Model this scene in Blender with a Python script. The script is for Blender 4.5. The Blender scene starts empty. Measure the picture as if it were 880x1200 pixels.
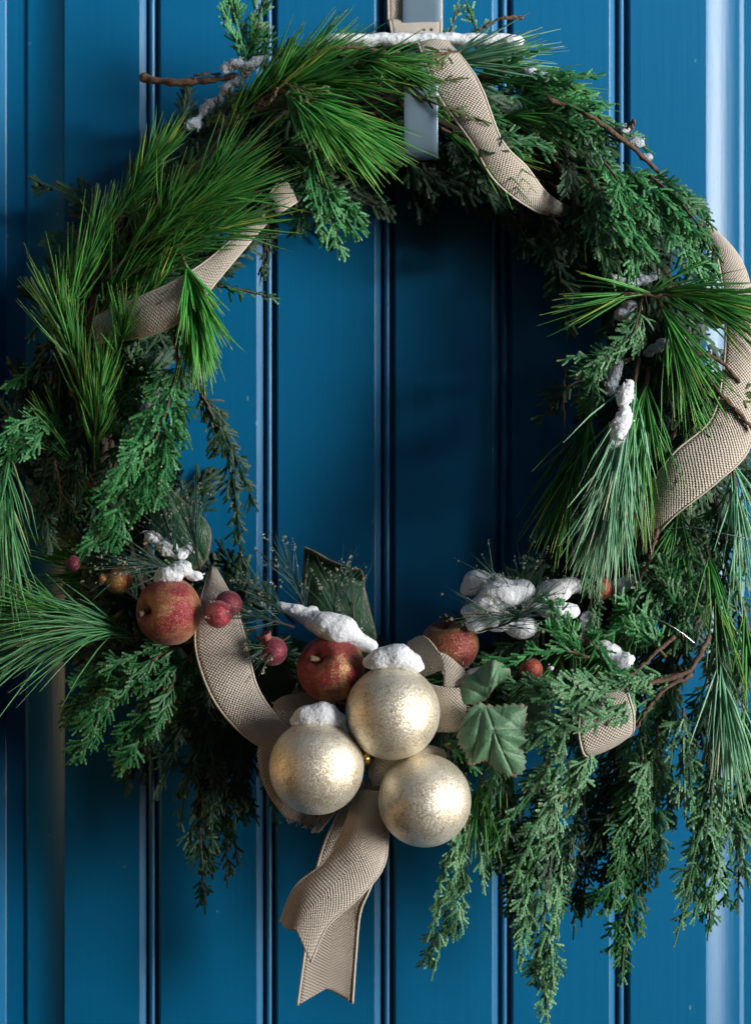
import bpy, bmesh, math, random
import numpy as np
from mathutils import Vector, Matrix, noise as mnoise

# ------------------------------------------------------------------ camera, light, exposure
sc = bpy.context.scene
C = sc.collection
S = 0.00075            # metres per photo pixel on the door plane
D = 1.8                # camera distance from the door
Z0 = 1.5               # camera height
R = math.radians

cam = bpy.data.cameras.new('camera')
camo = bpy.data.objects.new('camera', cam)
C.objects.link(camo)
camo.location = (0, -D, Z0)
camo.rotation_euler = (R(90), 0, 0)
cam.sensor_fit = 'VERTICAL'
cam.sensor_height = 36
cam.sensor_width = 24
cam.lens = 36 * D / (1200 * S)
cam.clip_start = 0.05
cam.clip_end = 500
cam.dof.use_dof = True
cam.dof.focus_distance = D - 0.12
cam.dof.aperture_fstop = 3.6
sc.camera = camo

SUN = Vector((0.75, -0.62, 0.09)).normalized()      # towards the daylight on the right
elev = math.asin(SUN.z)
world = bpy.data.worlds.new('World')
sc.world = world
world.use_nodes = True
wn = world.node_tree
bg = wn.nodes['Background']
sky = wn.nodes.new('ShaderNodeTexSky')
sky.sky_type = 'NISHITA'
sky.sun_disc = False
sky.sun_elevation = elev
sky.sun_rotation = math.atan2(SUN.x, SUN.y)
sky.dust_density = 1.0
sky.air_density = 0.6
wn.links.new(sky.outputs[0], bg.inputs[0])
bg.inputs[1].default_value = 0.05

sun = bpy.data.lights.new('sun', 'SUN')
sun.energy = 5.0
sun.angle = R(34)
sun.color = (1.0, 0.985, 0.96)
suno = bpy.data.objects.new('sun', sun)
C.objects.link(suno)
suno.rotation_euler = SUN.to_track_quat('Z', 'Y').to_euler()

# the warm porch lamp whose glow the baubles and apples mirror, beside the door on the left
lamp = bpy.data.lights.new('porch_lamp', 'POINT')
lamp.energy = 2.2
lamp.color = (1.0, 0.60, 0.25)
lamp.shadow_soft_size = 0.06
lampo = bpy.data.objects.new('porch_lamp', lamp)
C.objects.link(lampo)
lampo.location = (-1.10, -0.25, Z0 - 0.18)

sc.view_settings.view_transform = 'Standard'
sc.view_settings.look = 'None'
sc.view_settings.exposure = 1.35
sc.view_settings.gamma = 1
try:
    sc.cycles.use_denoising = True
    sc.cycles.max_bounces = 6
    sc.cycles.diffuse_bounces = 3
    sc.cycles.glossy_bounces = 3
except Exception:
    pass

# ------------------------------------------------------------------ helpers
def P(px, py, d):
    """photo pixel + distance in mm in front of the door -> world point"""
    k = S * (D - d * 0.001) / D
    return np.array(((px - 440) * k, -d * 0.001, Z0 - (py - 600) * k))

def PA(pts):
    return np.array([P(*p) for p in pts])

def mm(v):
    return v * 0.001

def px(v):
    return v * S * 0.94

def nrm(a):
    a = np.asarray(a, float)
    l = np.linalg.norm(a, axis=-1, keepdims=True)
    return a / np.maximum(l, 1e-12)

def spline(pts, n):
    """Catmull-Rom through pts, resampled to n points evenly along its length"""
    pts = np.asarray(pts, float)
    if len(pts) == 2:
        t = np.linspace(0, 1, n)[:, None]
        return pts[0] * (1 - t) + pts[1] * t
    p = np.vstack([2 * pts[0] - pts[1], pts, 2 * pts[-1] - pts[-2]])
    out = []
    for i in range(1, len(p) - 2):
        t = np.linspace(0, 1, 24, endpoint=False)[:, None]
        a, b, c, d = p[i - 1], p[i], p[i + 1], p[i + 2]
        out.append(0.5 * ((2 * b) + (c - a) * t + (2 * a - 5 * b + 4 * c - d) * t ** 2 + (-a + 3 * b - 3 * c + d) * t ** 3))
    out.append(pts[-1:])
    q = np.vstack(out)
    s = np.concatenate([[0], np.cumsum(np.linalg.norm(np.diff(q, axis=0), axis=1))])
    u = np.linspace(0, s[-1], n)
    return np.stack([np.interp(u, s, q[:, k]) for k in range(q.shape[1])], 1)

def spline_raw(pts, per):
    pts = np.asarray(pts, float)
    p = np.vstack([2 * pts[0] - pts[1], pts, 2 * pts[-1] - pts[-2]])
    out = []
    for i in range(1, len(p) - 2):
        t = np.linspace(0, 1, per, endpoint=False)[:, None]
        a, b, c, d = p[i - 1], p[i], p[i + 1], p[i + 2]
        out.append(0.5 * ((2 * b) + (c - a) * t + (2 * a - 5 * b + 4 * c - d) * t ** 2 + (-a + 3 * b - 3 * c + d) * t ** 3))
    out.append(pts[-1:])
    return np.vstack(out)

def obj_np(name, V, F, mat, parent=None, origin=None, smooth=True, var=None, uv=None):
    """one mesh object from numpy vertices and faces (equal-sided); top-level objects get their origin at `origin`"""
    V = np.asarray(V, float)
    F = np.asarray(F, np.int32)
    if parent is not None:
        origin = np.array(parent.get('_o', (0, 0, 0)))
    elif origin is None:
        origin = V.mean(0)
    me = bpy.data.meshes.new(name)
    n = F.shape[1]
    me.vertices.add(len(V))
    me.vertices.foreach_set('co', (V - origin).astype(np.float32).ravel())
    me.loops.add(F.size)
    me.loops.foreach_set('vertex_index', F.ravel())
    me.polygons.add(len(F))
    me.polygons.foreach_set('loop_start', np.arange(0, F.size, n, dtype=np.int32))
    me.polygons.foreach_set('use_smooth', np.full(len(F), smooth, bool))
    if var is not None:
        at = me.attributes.new('var', 'FLOAT_VECTOR', 'POINT')
        at.data.foreach_set('vector', np.asarray(var, np.float32).ravel())
    if uv is not None:
        ul = me.uv_layers.new(name='UVMap')
        ul.data.foreach_set('uv', np.asarray(uv, np.float32)[F.ravel()].ravel())
    me.update(calc_edges=True)
    me.validate()
    me.materials.append(mat)
    o = bpy.data.objects.new(name, me)
    C.objects.link(o)
    if parent is not None:
        o.parent = parent
        o['_o'] = [float(v) for v in origin]
    else:
        o.location = origin
        o['_o'] = [float(v) for v in origin]
    return o

def tag(o, label, cat, group=None, kind=None):
    o['label'] = label
    o['category'] = cat
    if group:
        o['group'] = group
    if kind:
        o['kind'] = kind
    return o

def thing(name, loc, label, cat, group=None, kind=None):
    o = bpy.data.objects.new(name, None)
    o.empty_display_size = 0.02
    C.objects.link(o)
    o.location = loc
    o['_o'] = [float(v) for v in loc]
    return tag(o, label, cat, group, kind)

def tube_arrays(path, rad, seg=6, cap=True):
    path = np.asarray(path, float)
    n = len(path)
    rad = np.broadcast_to(np.asarray(rad, float), (n,))
    T = nrm(np.gradient(path, axis=0))
    ref = np.array((0.0, -1.0, 0.0))
    if abs(T[:, 1]).mean() > 0.8:
        ref = np.array((1.0, 0.0, 0.0))
    B = nrm(np.cross(T, ref))
    N = np.cross(B, T)
    a = np.arange(seg) * 2 * math.pi / seg
    ring = B[:, None, :] * np.cos(a)[None, :, None] + N[:, None, :] * np.sin(a)[None, :, None]
    V = (path[:, None, :] + ring * rad[:, None, None]).reshape(-1, 3)
    i = np.arange(n - 1)[:, None] * seg
    j = np.arange(seg)[None, :]
    k = (j + 1) % seg
    F = np.stack([i + j, i + k, i + seg + k, i + seg + j], -1).reshape(-1, 4)
    if cap:
        V = np.vstack([V, path[:1], path[-1:]])
        c0, c1 = n * seg, n * seg + 1
        jj = np.arange(seg)
        kk = (jj + 1) % seg
        b = (n - 1) * seg
        F = np.vstack([F, np.stack([np.full(seg, c0), kk, jj, jj], -1), np.stack([np.full(seg, c1), b + jj, b + kk, b + kk], -1)])
    return V, F

def fixtri(F):
    """quads with a doubled last index are triangles: keep them as quads for numpy, split when linked"""
    return F

def obj_mixed(name, V, F, mat, parent=None, origin=None, smooth=True):
    F = np.asarray(F)
    t = F[:, 2] == F[:, 3]
    T = np.vstack([F[t][:, :3], F[~t][:, [0, 1, 2]], F[~t][:, [0, 2, 3]]])
    return obj_np(name, V, T, mat, parent, origin, smooth)

def tube(name, path, rad, mat, parent=None, seg=6, rough=0.0, rnd=None):
    path = np.asarray(path, float)
    if rough and rnd:
        path = path + rnd.normal(0, rough, path.shape)
    V, F = tube_arrays(path, rad, seg)
    return obj_mixed(name, V, F, mat, parent)

# ------------------------------------------------------------------ materials
class NB:
    def __init__(s, name):
        s.m = bpy.data.materials.new(name)
        s.m.use_nodes = True
        s.t = s.m.node_tree
        s.b = s.t.nodes['Principled BSDF']
        s.out = s.t.nodes['Material Output']
    def n(s, typ, **kw):
        nd = s.t.nodes.new(typ)
        for k, v in kw.items():
            if k.startswith('i_'):
                key = k[2:]
                key = int(key) if key.isdigit() else key.replace('_', ' ')
                nd.inputs[key].default_value = v
            else:
                setattr(nd, k, v)
        return nd
    def l(s, a, b):
        s.t.links.new(a, b)
    def math(s, op, a, b=None, clamp=False):
        nd = s.t.nodes.new('ShaderNodeMath')
        nd.operation = op
        nd.use_clamp = clamp
        for i, v in enumerate((a, b)):
            if v is None:
                continue
            if hasattr(v, 'is_output'):
                s.l(v, nd.inputs[i])
            else:
                nd.inputs[i].default_value = v
        return nd.outputs[0]
    def ramp(s, fac, stops):
        nd = s.t.nodes.new('ShaderNodeValToRGB')
        e = nd.color_ramp.elements
        while len(e) < len(stops):
            e.new(0.5)
        for k, (p, c) in enumerate(stops):
            e[k].position = p
            e[k].color = (*c, 1)
        s.l(fac, nd.inputs[0])
        return nd.outputs[0]
    def mix(s, fac, a, b, mode='MIX'):
        nd = s.t.nodes.new('ShaderNodeMix')
        nd.data_type = 'RGBA'
        nd.blend_type = mode
        for sock, v in ((nd.inputs[0], fac), (nd.inputs[6], a), (nd.inputs[7], b)):
            if hasattr(v, 'is_output'):
                s.l(v, sock)
            elif isinstance(v, tuple):
                sock.default_value = (*v, 1)
            else:
                sock.default_value = v
        return nd.outputs[2]
    def obj(s):
        return s.n('ShaderNodeTexCoord').outputs['Object']
    def noise(s, vec, scale, detail=3, rough=0.5):
        nd = s.n('ShaderNodeTexNoise', i_Scale=scale, i_Detail=detail, i_Roughness=rough)
        if vec is not None:
            s.l(vec, nd.inputs['Vector'])
        return nd
    def mapping(s, vec, scale):
        nd = s.n('ShaderNodeMapping')
        nd.inputs['Scale'].default_value = scale
        s.l(vec, nd.inputs['Vector'])
        return nd.outputs[0]
    def bump(s, h, strength, dist, normal=None):
        nd = s.n('ShaderNodeBump', i_Strength=strength, i_Distance=dist)
        s.l(h, nd.inputs['Height'])
        if normal is not None:
            s.l(normal, nd.inputs['Normal'])
        return nd.outputs[0]
    def base(s, c):
        if hasattr(c, 'is_output'):
            s.l(c, s.b.inputs['Base Color'])
        else:
            s.b.inputs['Base Color'].default_value = (*c, 1)
    def set(s, **kw):
        for k, v in kw.items():
            key = k.replace('_', ' ')
            if hasattr(v, 'is_output'):
                s.l(v, s.b.inputs[key])
            else:
                s.b.inputs[key].default_value = v

def mat_paint():
    b = NB('blue_door_paint')
    o = b.obj()
    g = b.noise(b.mapping(o, (900, 900, 14)), 1.0, 4, 0.6)
    g2 = b.noise(b.mapping(o, (160, 160, 5)), 1.0, 3, 0.5)
    n3 = b.noise(o, 6.0, 3)
    col = b.mix(n3.outputs[0], (0.0001, 0.108, 0.250), (0.0002, 0.126, 0.290))
    sp = b.n('ShaderNodeTexVoronoi', i_Scale=95.0)
    b.l(b.mapping(o, (1, 1, 0.45)), sp.inputs['Vector'])
    pale_speck = b.math('MULTIPLY', b.math('LESS_THAN', sp.outputs['Distance'], 0.09), b.math('GREATER_THAN', b.noise(o, 31.0, 2).outputs[0], 0.60))  # sparse pale specks, slightly raised
    col = b.mix(b.math('MULTIPLY', pale_speck, 0.5), col, (0.16, 0.36, 0.52))
    b.base(col)
    h = b.math('ADD', g.outputs[0], b.math('MULTIPLY', g2.outputs[0], 1.3))
    h = b.math('ADD', h, b.math('MULTIPLY', pale_speck, 0.8))
    b.l(b.bump(h, 0.19, 0.0007), b.b.inputs['Normal'])
    b.set(Roughness=0.36, Specular_IOR_Level=0.40)
    return b.m

def mat_leafy(name, c0, c1, tip, rough=0.45, trans=0.18, tipstart=0.75, spec=0.45):
    """foliage: colour differs from piece to piece (var.x) and along a piece to its tip (var.y)"""
    b = NB(name)
    a = b.n('ShaderNodeAttribute', attribute_name='var')
    sep = b.n('ShaderNodeSeparateXYZ')
    b.l(a.outputs['Vector'], sep.inputs[0])
    col = b.mix(sep.outputs[0], c0, c1)
    if name.startswith('cedar'):
        gn = b.noise(b.obj(), 900, 2, 0.6)
        col = b.mix(b.math('MULTIPLY', gn.outputs[0], 0.5), col, c0)
        b.l(b.bump(gn.outputs[0], 0.5, 0.0006), b.b.inputs['Normal'])
    f = b.n('ShaderNodeMapRange', i_1=tipstart, i_2=1.0)
    b.l(sep.outputs[1], f.inputs[0])
    tf = b.math('MULTIPLY', f.outputs[0], sep.outputs[2])
    col = b.mix(tf, col, tip)
    b.base(col)
    b.set(Roughness=rough, Specular_IOR_Level=spec)
    tr = b.n('ShaderNodeBsdfTranslucent')
    b.l(col, tr.inputs[0])
    mx = b.n('ShaderNodeMixShader', i_0=trans)
    b.l(b.b.outputs[0], mx.inputs[1])
    b.l(tr.outputs[0], mx.inputs[2])
    b.l(mx.outputs[0], b.out.inputs[0])
    return b.m

def mat_plain(name, c, rough=0.6, metal=0.0, var=0.25, scale=120, bump=0.3, dist=0.0006):
    b = NB(name)
    n = b.noise(b.obj(), scale, 4, 0.6)
    c2 = tuple(min(1, v * (1 + var)) for v in c)
    c1 = tuple(v * (1 - var) for v in c)
    b.base(b.mix(n.outputs[0], c1, c2))
    b.l(b.bump(n.outputs[0], bump, dist), b.b.inputs['Normal'])
    b.set(Roughness=rough, Metallic=metal)
    return b.m

def mat_burlap(name='burlap', light=(0.82, 0.76, 0.68), dark=(0.42, 0.37, 0.31)):
    b = NB(name)
    uv = b.n('ShaderNodeTexCoord').outputs['UV']
    wob = b.noise(uv, 220, 2)
    sub = b.n('ShaderNodeVectorMath', operation='SUBTRACT')
    b.l(wob.outputs['Color'], sub.inputs[0])
    sub.inputs[1].default_value = (0.5, 0.5, 0.5)
    scl = b.n('ShaderNodeVectorMath', operation='SCALE')
    b.l(sub.outputs[0], scl.inputs[0])
    scl.inputs['Scale'].default_value = 0.0011
    add = b.n('ShaderNodeVectorMath', operation='ADD')
    b.l(uv, add.inputs[0])
    b.l(scl.outputs[0], add.inputs[1])
    sep = b.n('ShaderNodeSeparateXYZ')
    b.l(add.outputs[0], sep.inputs[0])
    su = b.math('SINE', b.math('MULTIPLY', sep.outputs[0], 2 * math.pi / 0.0027))
    sv = b.math('SINE', b.math('MULTIPLY', sep.outputs[1], 2 * math.pi / 0.0025))
    h = b.math('ADD', b.math('MULTIPLY', b.math('MULTIPLY', su, sv), 0.5), 0.5)
    fib = b.noise(uv, 900, 3, 0.7)
    slub = b.noise(b.mapping(uv, (40, 420, 1)), 1.0, 3, 0.6)
    col = b.ramp(h, [(0.12, dark), (0.50, tuple((x + y) / 2 for x, y in zip(light, dark))), (0.85, light)])
    col = b.mix(b.math('MULTIPLY', slub.outputs[0], 0.45), col, (0.50, 0.43, 0.35))
    col = b.mix(0.25, col, b.mix(fib.outputs[0], (0.25, 0.2, 0.15), (0.7, 0.62, 0.52)))
    b.base(col)
    hh = b.math('ADD', h, b.math('MULTIPLY', fib.outputs[0], 0.35))
    b.l(b.bump(hh, 0.9, 0.0012), b.b.inputs['Normal'])
    b.set(Roughness=0.9, Specular_IOR_Level=0.15)
    b.b.inputs['Sheen Weight'].default_value = 0.25
    return b.m

def glitter_normal(b, o, scale, amount, base=None):
    v = b.n('ShaderNodeTexVoronoi', i_Scale=scale)
    b.l(o, v.inputs['Vector'])
    sub = b.n('ShaderNodeVectorMath', operation='SUBTRACT')
    b.l(v.outputs['Color'], sub.inputs[0])
    sub.inputs[1].default_value = (0.5, 0.5, 0.5)
    sc_ = b.n('ShaderNodeVectorMath', operation='SCALE')
    b.l(sub.outputs[0], sc_.inputs[0])
    sc_.inputs['Scale'].default_value = amount
    g = b.n('ShaderNodeNewGeometry') if base is None else None
    ad = b.n('ShaderNodeVectorMath', operation='ADD')
    b.l(base if base is not None else g.outputs['Normal'], ad.inputs[0])
    b.l(sc_.outputs[0], ad.inputs[1])
    no = b.n('ShaderNodeVectorMath', operation='NORMALIZE')
    b.l(ad.outputs[0], no.inputs[0])
    return no.outputs[0], v

def mat_bauble(name, seed):
    b = NB(name)
    o = b.obj()
    off = b.n('ShaderNodeVectorMath', operation='ADD')
    b.l(o, off.inputs[0])
    off.inputs[1].default_value = (seed * 3.1, seed * 1.7, seed * 2.3)
    o2 = off.outputs[0]
    n1 = b.noise(o2, 760, 3, 0.7)
    n2 = b.noise(o2, 60, 3, 0.6)
    nn, v = glitter_normal(b, o2, 1700, 0.36)
    mott = b.math('ADD', b.math('MULTIPLY', n1.outputs[0], 0.8), b.math('MULTIPLY', n2.outputs[0], 0.35))
    col = b.ramp(mott, [(0.40, (0.36, 0.295, 0.185)), (0.52, (0.74, 0.655, 0.485)), (0.62, (0.93, 0.885, 0.77))])
    b.base(col)
    b.l(b.bump(n1.outputs[0], 0.35, 0.0012, nn), b.b.inputs['Normal'])
    b.set(Metallic=0.76, Roughness=0.52)
    return b.m

def mat_fruit(name, red, gold, dark, seed):
    b = NB(name)
    o = b.obj()
    off = b.n('ShaderNodeVectorMath', operation='ADD')
    b.l(o, off.inputs[0])
    off.inputs[1].default_value = (seed * 1.3, seed * 0.7, seed * 2.1)
    o2 = off.outputs[0]
    n2 = b.noise(o2, 30, 5, 0.62)
    n1 = b.noise(o2, 700, 2, 0.6)
    col = b.ramp(n2.outputs[0], [(0.30, dark), (0.41, red), (0.48, red), (0.60, gold)])
    nn, v = glitter_normal(b, o2, 1700, 0.7)
    spark = b.math('GREATER_THAN', b.math('MULTIPLY', v.outputs['Color'], 1.0), 0.86)
    col = b.mix(b.math('MULTIPLY', spark, 0.42), col, gold)
    col = b.mix(b.math('MULTIPLY', n1.outputs[0], 0.35), col, dark)
    b.base(col)
    b.l(nn, b.b.inputs['Normal'])
    b.set(Metallic=0.22, Roughness=0.48)
    b.b.inputs['Sheen Weight'].default_value = 0.15
    return b.m

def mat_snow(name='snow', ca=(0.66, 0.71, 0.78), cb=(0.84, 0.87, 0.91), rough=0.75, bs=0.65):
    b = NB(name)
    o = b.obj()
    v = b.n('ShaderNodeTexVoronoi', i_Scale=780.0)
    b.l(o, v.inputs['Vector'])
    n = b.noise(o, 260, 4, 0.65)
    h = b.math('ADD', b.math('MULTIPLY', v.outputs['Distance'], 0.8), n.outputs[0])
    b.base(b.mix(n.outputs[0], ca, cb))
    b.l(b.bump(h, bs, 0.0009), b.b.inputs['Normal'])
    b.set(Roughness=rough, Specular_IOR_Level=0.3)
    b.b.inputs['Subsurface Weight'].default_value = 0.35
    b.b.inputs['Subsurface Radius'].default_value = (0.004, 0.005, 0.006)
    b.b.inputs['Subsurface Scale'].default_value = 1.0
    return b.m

def mat_leaf(name, c0, c1, vein, edge):
    b = NB(name)
    a = b.n('ShaderNodeAttribute', attribute_name='var')     # x vein, y closeness to the rim
    sep = b.n('ShaderNodeSeparateXYZ')
    b.l(a.outputs['Vector'], sep.inputs[0])
    o = b.obj()
    n = b.noise(o, 90, 4, 0.6)
    n2 = b.noise(o, 420, 3, 0.6)
    col = b.mix(n.outputs[0], c0, c1)
    col = b.mix(sep.outputs[0], col, vein)
    rim = b.n('ShaderNodeMapRange', i_1=0.90, i_2=1.0)
    b.l(b.math('ADD', sep.outputs[1], b.math('MULTIPLY', b.math('SUBTRACT', n.outputs[0], 0.5), 0.22)), rim.inputs[0])
    col = b.mix(b.math('MULTIPLY', rim.outputs[0], 0.8), col, edge)
    b.base(col)
    vo = b.n('ShaderNodeTexVoronoi', i_Scale=230.0, feature='DISTANCE_TO_EDGE')
    b.l(o, vo.inputs['Vector'])
    net = b.math('MINIMUM', b.math('MULTIPLY', vo.outputs['Distance'], 6.0), 1.0)
    b.l(b.bump(b.math('ADD', net, b.math('MULTIPLY', n2.outputs[0], 0.5)), 0.30, 0.0008), b.b.inputs['Normal'])
    b.set(Roughness=0.5, Specular_IOR_Level=0.4)
    return b.m

M = dict(
    paint=mat_paint(),
    pine=mat_leafy('pine_needle_green', (0.020, 0.15, 0.030), (0.095, 0.37, 0.065), (0.34, 0.42, 0.08), 0.42, 0.16, 0.80),
    pine_bright=mat_leafy('pine_needle_fresh_green', (0.028, 0.25, 0.040), (0.14, 0.54, 0.105), (0.42, 0.50, 0.12), 0.42, 0.18, 0.82),
    pine_mid=mat_leafy('pine_needle_mid_green', (0.032, 0.20, 0.060), (0.17, 0.46, 0.20), (0.36, 0.42, 0.20), 0.38, 0.16, 0.86),
    pine_cool=mat_leafy('pine_needle_cool_lit', (0.060, 0.27, 0.125), (0.30, 0.60, 0.40), (0.48, 0.52, 0.32), 0.38, 0.16, 0.86),  # paler copy of pine: cool light from the right put into the colour
    pick=mat_leafy('tinsel_needle', (0.012, 0.055, 0.042), (0.04, 0.12, 0.09), (0.2, 0.17, 0.1), 0.35, 0.05, 0.9),
    cedar=mat_leafy('cedar_scale_green', (0.006, 0.065, 0.018), (0.040, 0.21, 0.058), (0.20, 0.22, 0.07), 0.5, 0.08, 0.85),
    cedar_mint=mat_leafy('cedar_scale_mint', (0.010, 0.115, 0.030), (0.080, 0.36, 0.105), (0.26, 0.34, 0.16), 0.5, 0.08, 0.88),
    cedar_grey=mat_leafy('cedar_scale_grey_green', (0.014, 0.105, 0.034), (0.21, 0.46, 0.215), (0.30, 0.30, 0.20), 0.5, 0.08, 0.88),
    cedar_dark_shade=mat_leafy('cedar_scale_dark_shade', (0.005, 0.032, 0.014), (0.018, 0.080, 0.030), (0.08, 0.09, 0.03), 0.55, 0.1, 0.9),  # darker copy of cedar: shade deep in the wreath put into the colour
    cedar_olive=mat_leafy('cedar_scale_olive', (0.035, 0.085, 0.02), (0.09, 0.15, 0.035), (0.20, 0.15, 0.05), 0.5, 0.14, 0.7),
    bark=mat_plain('brown_bark', (0.125, 0.074, 0.050), 0.85, 0, 0.65, 420, 1.0, 0.0016),
    bark_dark=mat_plain('dark_bark', (0.035, 0.024, 0.018), 0.85, 0, 0.4, 300, 0.6, 0.001),
    burlap=mat_burlap(),
    thread=mat_plain('jute_thread', (0.60, 0.53, 0.45), 0.9, 0, 0.25, 900, 0.5, 0.0004),
    gold=mat_plain('gold_cap_metal', (0.85, 0.55, 0.16), 0.22, 1.0, 0.1, 90, 0.05),
    glitter=mat_plain('gold_glitter', (0.95, 0.86, 0.66), 0.28, 0.85, 0.2, 500, 0.2),
    zinc=mat_plain('zinc_grey_metal', (0.22, 0.33, 0.43), 0.34, 0.5, 0.16, 22, 0.12, 0.0015),
    wire=mat_plain('florist_wire', (0.55, 0.60, 0.66), 0.25, 1.0, 0.1, 90, 0.05),
    snow=mat_snow(),
    ice_shade=mat_snow('icy_shaded_snow', (0.24, 0.29, 0.35), (0.60, 0.66, 0.73), 0.35, 1.0),  # icy grey snow; shade on the dim strips is also put into it
    leaf=mat_leaf('grey_green_leaf', (0.060, 0.165, 0.085), (0.125, 0.260, 0.145), (0.20, 0.33, 0.20), (0.26, 0.20, 0.15)),
    leaf_dark=mat_leaf('dark_leaf', (0.010, 0.050, 0.022), (0.022, 0.078, 0.034), (0.04, 0.10, 0.05), (0.17, 0.13, 0.09)),
)

# ------------------------------------------------------------------ the door
door = thing('door', (0, 0, Z0), 'blue painted door of vertical beaded planks behind the wreath', 'door', kind='thing')

def extrude_profile(name, prof, mat, parent, z0=0.45, z1=2.45):
    """vertical moulding: prof is a list of (px, mm towards the camera)"""
    p = np.array([((x - 440) * S, -d * 0.001) for x, d in prof])
    n = len(p)
    zs = np.linspace(z0, z1, 9)
    V = np.concatenate([np.column_stack([p, np.full(n, z)]) for z in zs])
    i = np.arange(len(zs) - 1)[:, None] * n
    j = np.arange(n - 1)[None, :]
    F = np.stack([i + j, i + j + 1, i + n + j + 1, i + n + j], -1).reshape(-1, 4)
    o = obj_np(name, V, F, mat, parent, smooth=True)
    o.data.set_sharp_from_angle(angle=R(14))
    return o

def arc(cx, cd, r, a0, a1, n, kx=1.0):
    return [(cx + kx * r * math.cos(a0 + (a1 - a0) * i / n), cd + S * 1000 * r * math.sin(a0 + (a1 - a0) * i / n)) for i in range(n + 1)]

joints = [164.5, 301.5, 439.5, 577, 714]

def left_edge(j):     # deep gap, small bead, then the dark bevel up to the face
    return [(j + 9.2, -14), (j + 9.2, -6.0)] + arc(j + 13.3, -4.6, 4.0, math.pi, 0, 8) + [(j + 17.4, -6.6), (j + 18.6, -6.6), (j + 23.4, -0.5), (j + 24.6, 0)]

def right_edge(j):    # the bevel that catches the light
    return [(j - 0.4, 0), (j + 0.4, -0.3), (j + 6.6, -4.5), (j + 7.0, -5.5), (j + 7.2, -14)]

for k in range(6):
    if k == 0:
        prof = [(74.8, -3.0), (75.2, -0.5), (76.4, 0)] + right_edge(joints[0])
    elif k == 5:
        prof = left_edge(joints[4]) + [(827, 0), (828.3, -0.6), (828.6, -3)]
    else:
        prof = left_edge(joints[k - 1]) + right_edge(joints[k])
    extrude_profile('plank', prof, M['paint'], door)
# recess backing inside the gaps
for k in range(5):
    extrude_profile('tongue', [(joints[k] + 5, -11), (joints[k] + 12, -11)], M['paint'], door)

def cove(x0, x1):     # raised-panel cove: steep next to the planks, flattening outwards
    out = []
    for i in range(21):
        t = i / 20
        out.append((x0 + (x1 - x0) * t, -0.8 - 9.5 * (1 - (1 - t) ** 1.9)))
    return out
extrude_profile('panel_moulding', cove(828.6, 868) + [(868.6, -10.4), (873, -12.6), (874, -13)], M['paint'], door)
extrude_profile('panel_moulding', (cove(74.8, 32) + [(31, -10.4), (28, -12.6), (27, -13)])[::-1], M['paint'], door)
extrude_profile('stile', [(874, -13.0), (905, -13), (906, -12.5), (912, -4), (915, -3), (1080, -3), (1082, -5), (1082, -40)], M['paint'], door)
extrude_profile('stile', [(-202, -40), (-202, -5), (-200, -3), (-6, -3), (-3, -4), (4, -12.5), (5, -13), (27, -13.0)], M['paint'], door)

wall = obj_np('wall', np.array([(-2.6, 0.045, 0), (2.6, 0.045, 0), (2.6, 0.045, 3.2), (-2.6, 0.045, 3.2)], float), [[0, 1, 2, 3]],
              mat_plain('pale_grey_render', (0.38, 0.38, 0.37), 0.9, 0, 0.15, 60, 0.4, 0.002))
wall['kind'] = 'structure'

# unseen walls added to block sun and sky, so light fades to the left
def slab(name, x0, x1, y0, y1, z0, z1, mat):
    V = np.array([(x, y, z) for z in (z0, z1) for y in (y0, y1) for x in (x0, x1)], float)
    o = obj_np(name, V, [[0, 2, 3, 1], [4, 5, 7, 6], [0, 1, 5, 4], [2, 6, 7, 3], [0, 4, 6, 2], [1, 3, 7, 5]], mat, smooth=False)
    o['kind'] = 'structure'
    return o
block_mat = mat_plain('dark_light_blocker', (0.10, 0.09, 0.08), 0.85, 0, 0.3, 9, 0.4, 0.002)
slab('sun_block_wall', -2.4, 3.72, -2.85, -2.70, 0, 3.0, block_mat)
slab('sky_block_wall', -2.55, -2.4, -2.85, 0.05, 0, 3.0, block_mat)

# ------------------------------------------------------------------ foliage generators
wreath = thing('wreath', P(447, 475, 60), 'large round wreath of mixed pine and cedar boughs hanging on the blue door', 'wreath')

NT = np.array([0, 0.3, 0.65, 1.0])
NR = np.array([0.75, 1.0, 0.85, 0.18])

def needle_mesh(base, dirs, L, bend, rad, rnd):
    """curved three-sided needles; base (n,3), dirs (n,3), L (n,), bend (n,3)"""
    n = len(base)
    path = base[:, None, :] + dirs[:, None, :] * (L[:, None] * NT[None, :])[:, :, None] + bend[:, None, :] * (NT ** 2)[None, :, None]
    T = nrm(np.gradient(path, axis=1))
    ref = nrm(rnd.normal(0, 1, (n, 3)))[:, None, :]
    B = nrm(np.cross(T, ref))
    N = np.cross(B, T)
    a = np.arange(3) * 2 * math.pi / 3
    ring = B[:, :, None, :] * np.cos(a)[None, None, :, None] + N[:, :, None, :] * np.sin(a)[None, None, :, None]
    V = path[:, :, None, :] + ring * (rad[:, None] * NR[None, :])[:, :, None, None]
    V = V.reshape(-1, 3)
    f = []
    for i in range(3):
        for j in range(3):
            k = (j + 1) % 3
            f.append([i * 3 + j, i * 3 + k, i * 3 + 3 + k, i * 3 + 3 + j])
    f.append([9, 10, 11, 11])
    f = np.array(f[:-1])
    F = (f[None] + (np.arange(n) * 12)[:, None, None]).reshape(-1, 4)
    r = rnd.random(n)
    tipamt = rnd.random(n) ** 1.2
    var = np.zeros((n, 4, 3, 3))
    var[..., 0] = r[:, None, None]
    var[..., 1] = NT[None, :, None]
    var[..., 2] = tipamt[:, None, None]
    dry = rnd.random(n) < 0.035
    var[dry, :, :, 1] = 1.0
    var[dry, :, :, 2] = 0.9
    return V, F, var.reshape(-1, 3)

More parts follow.
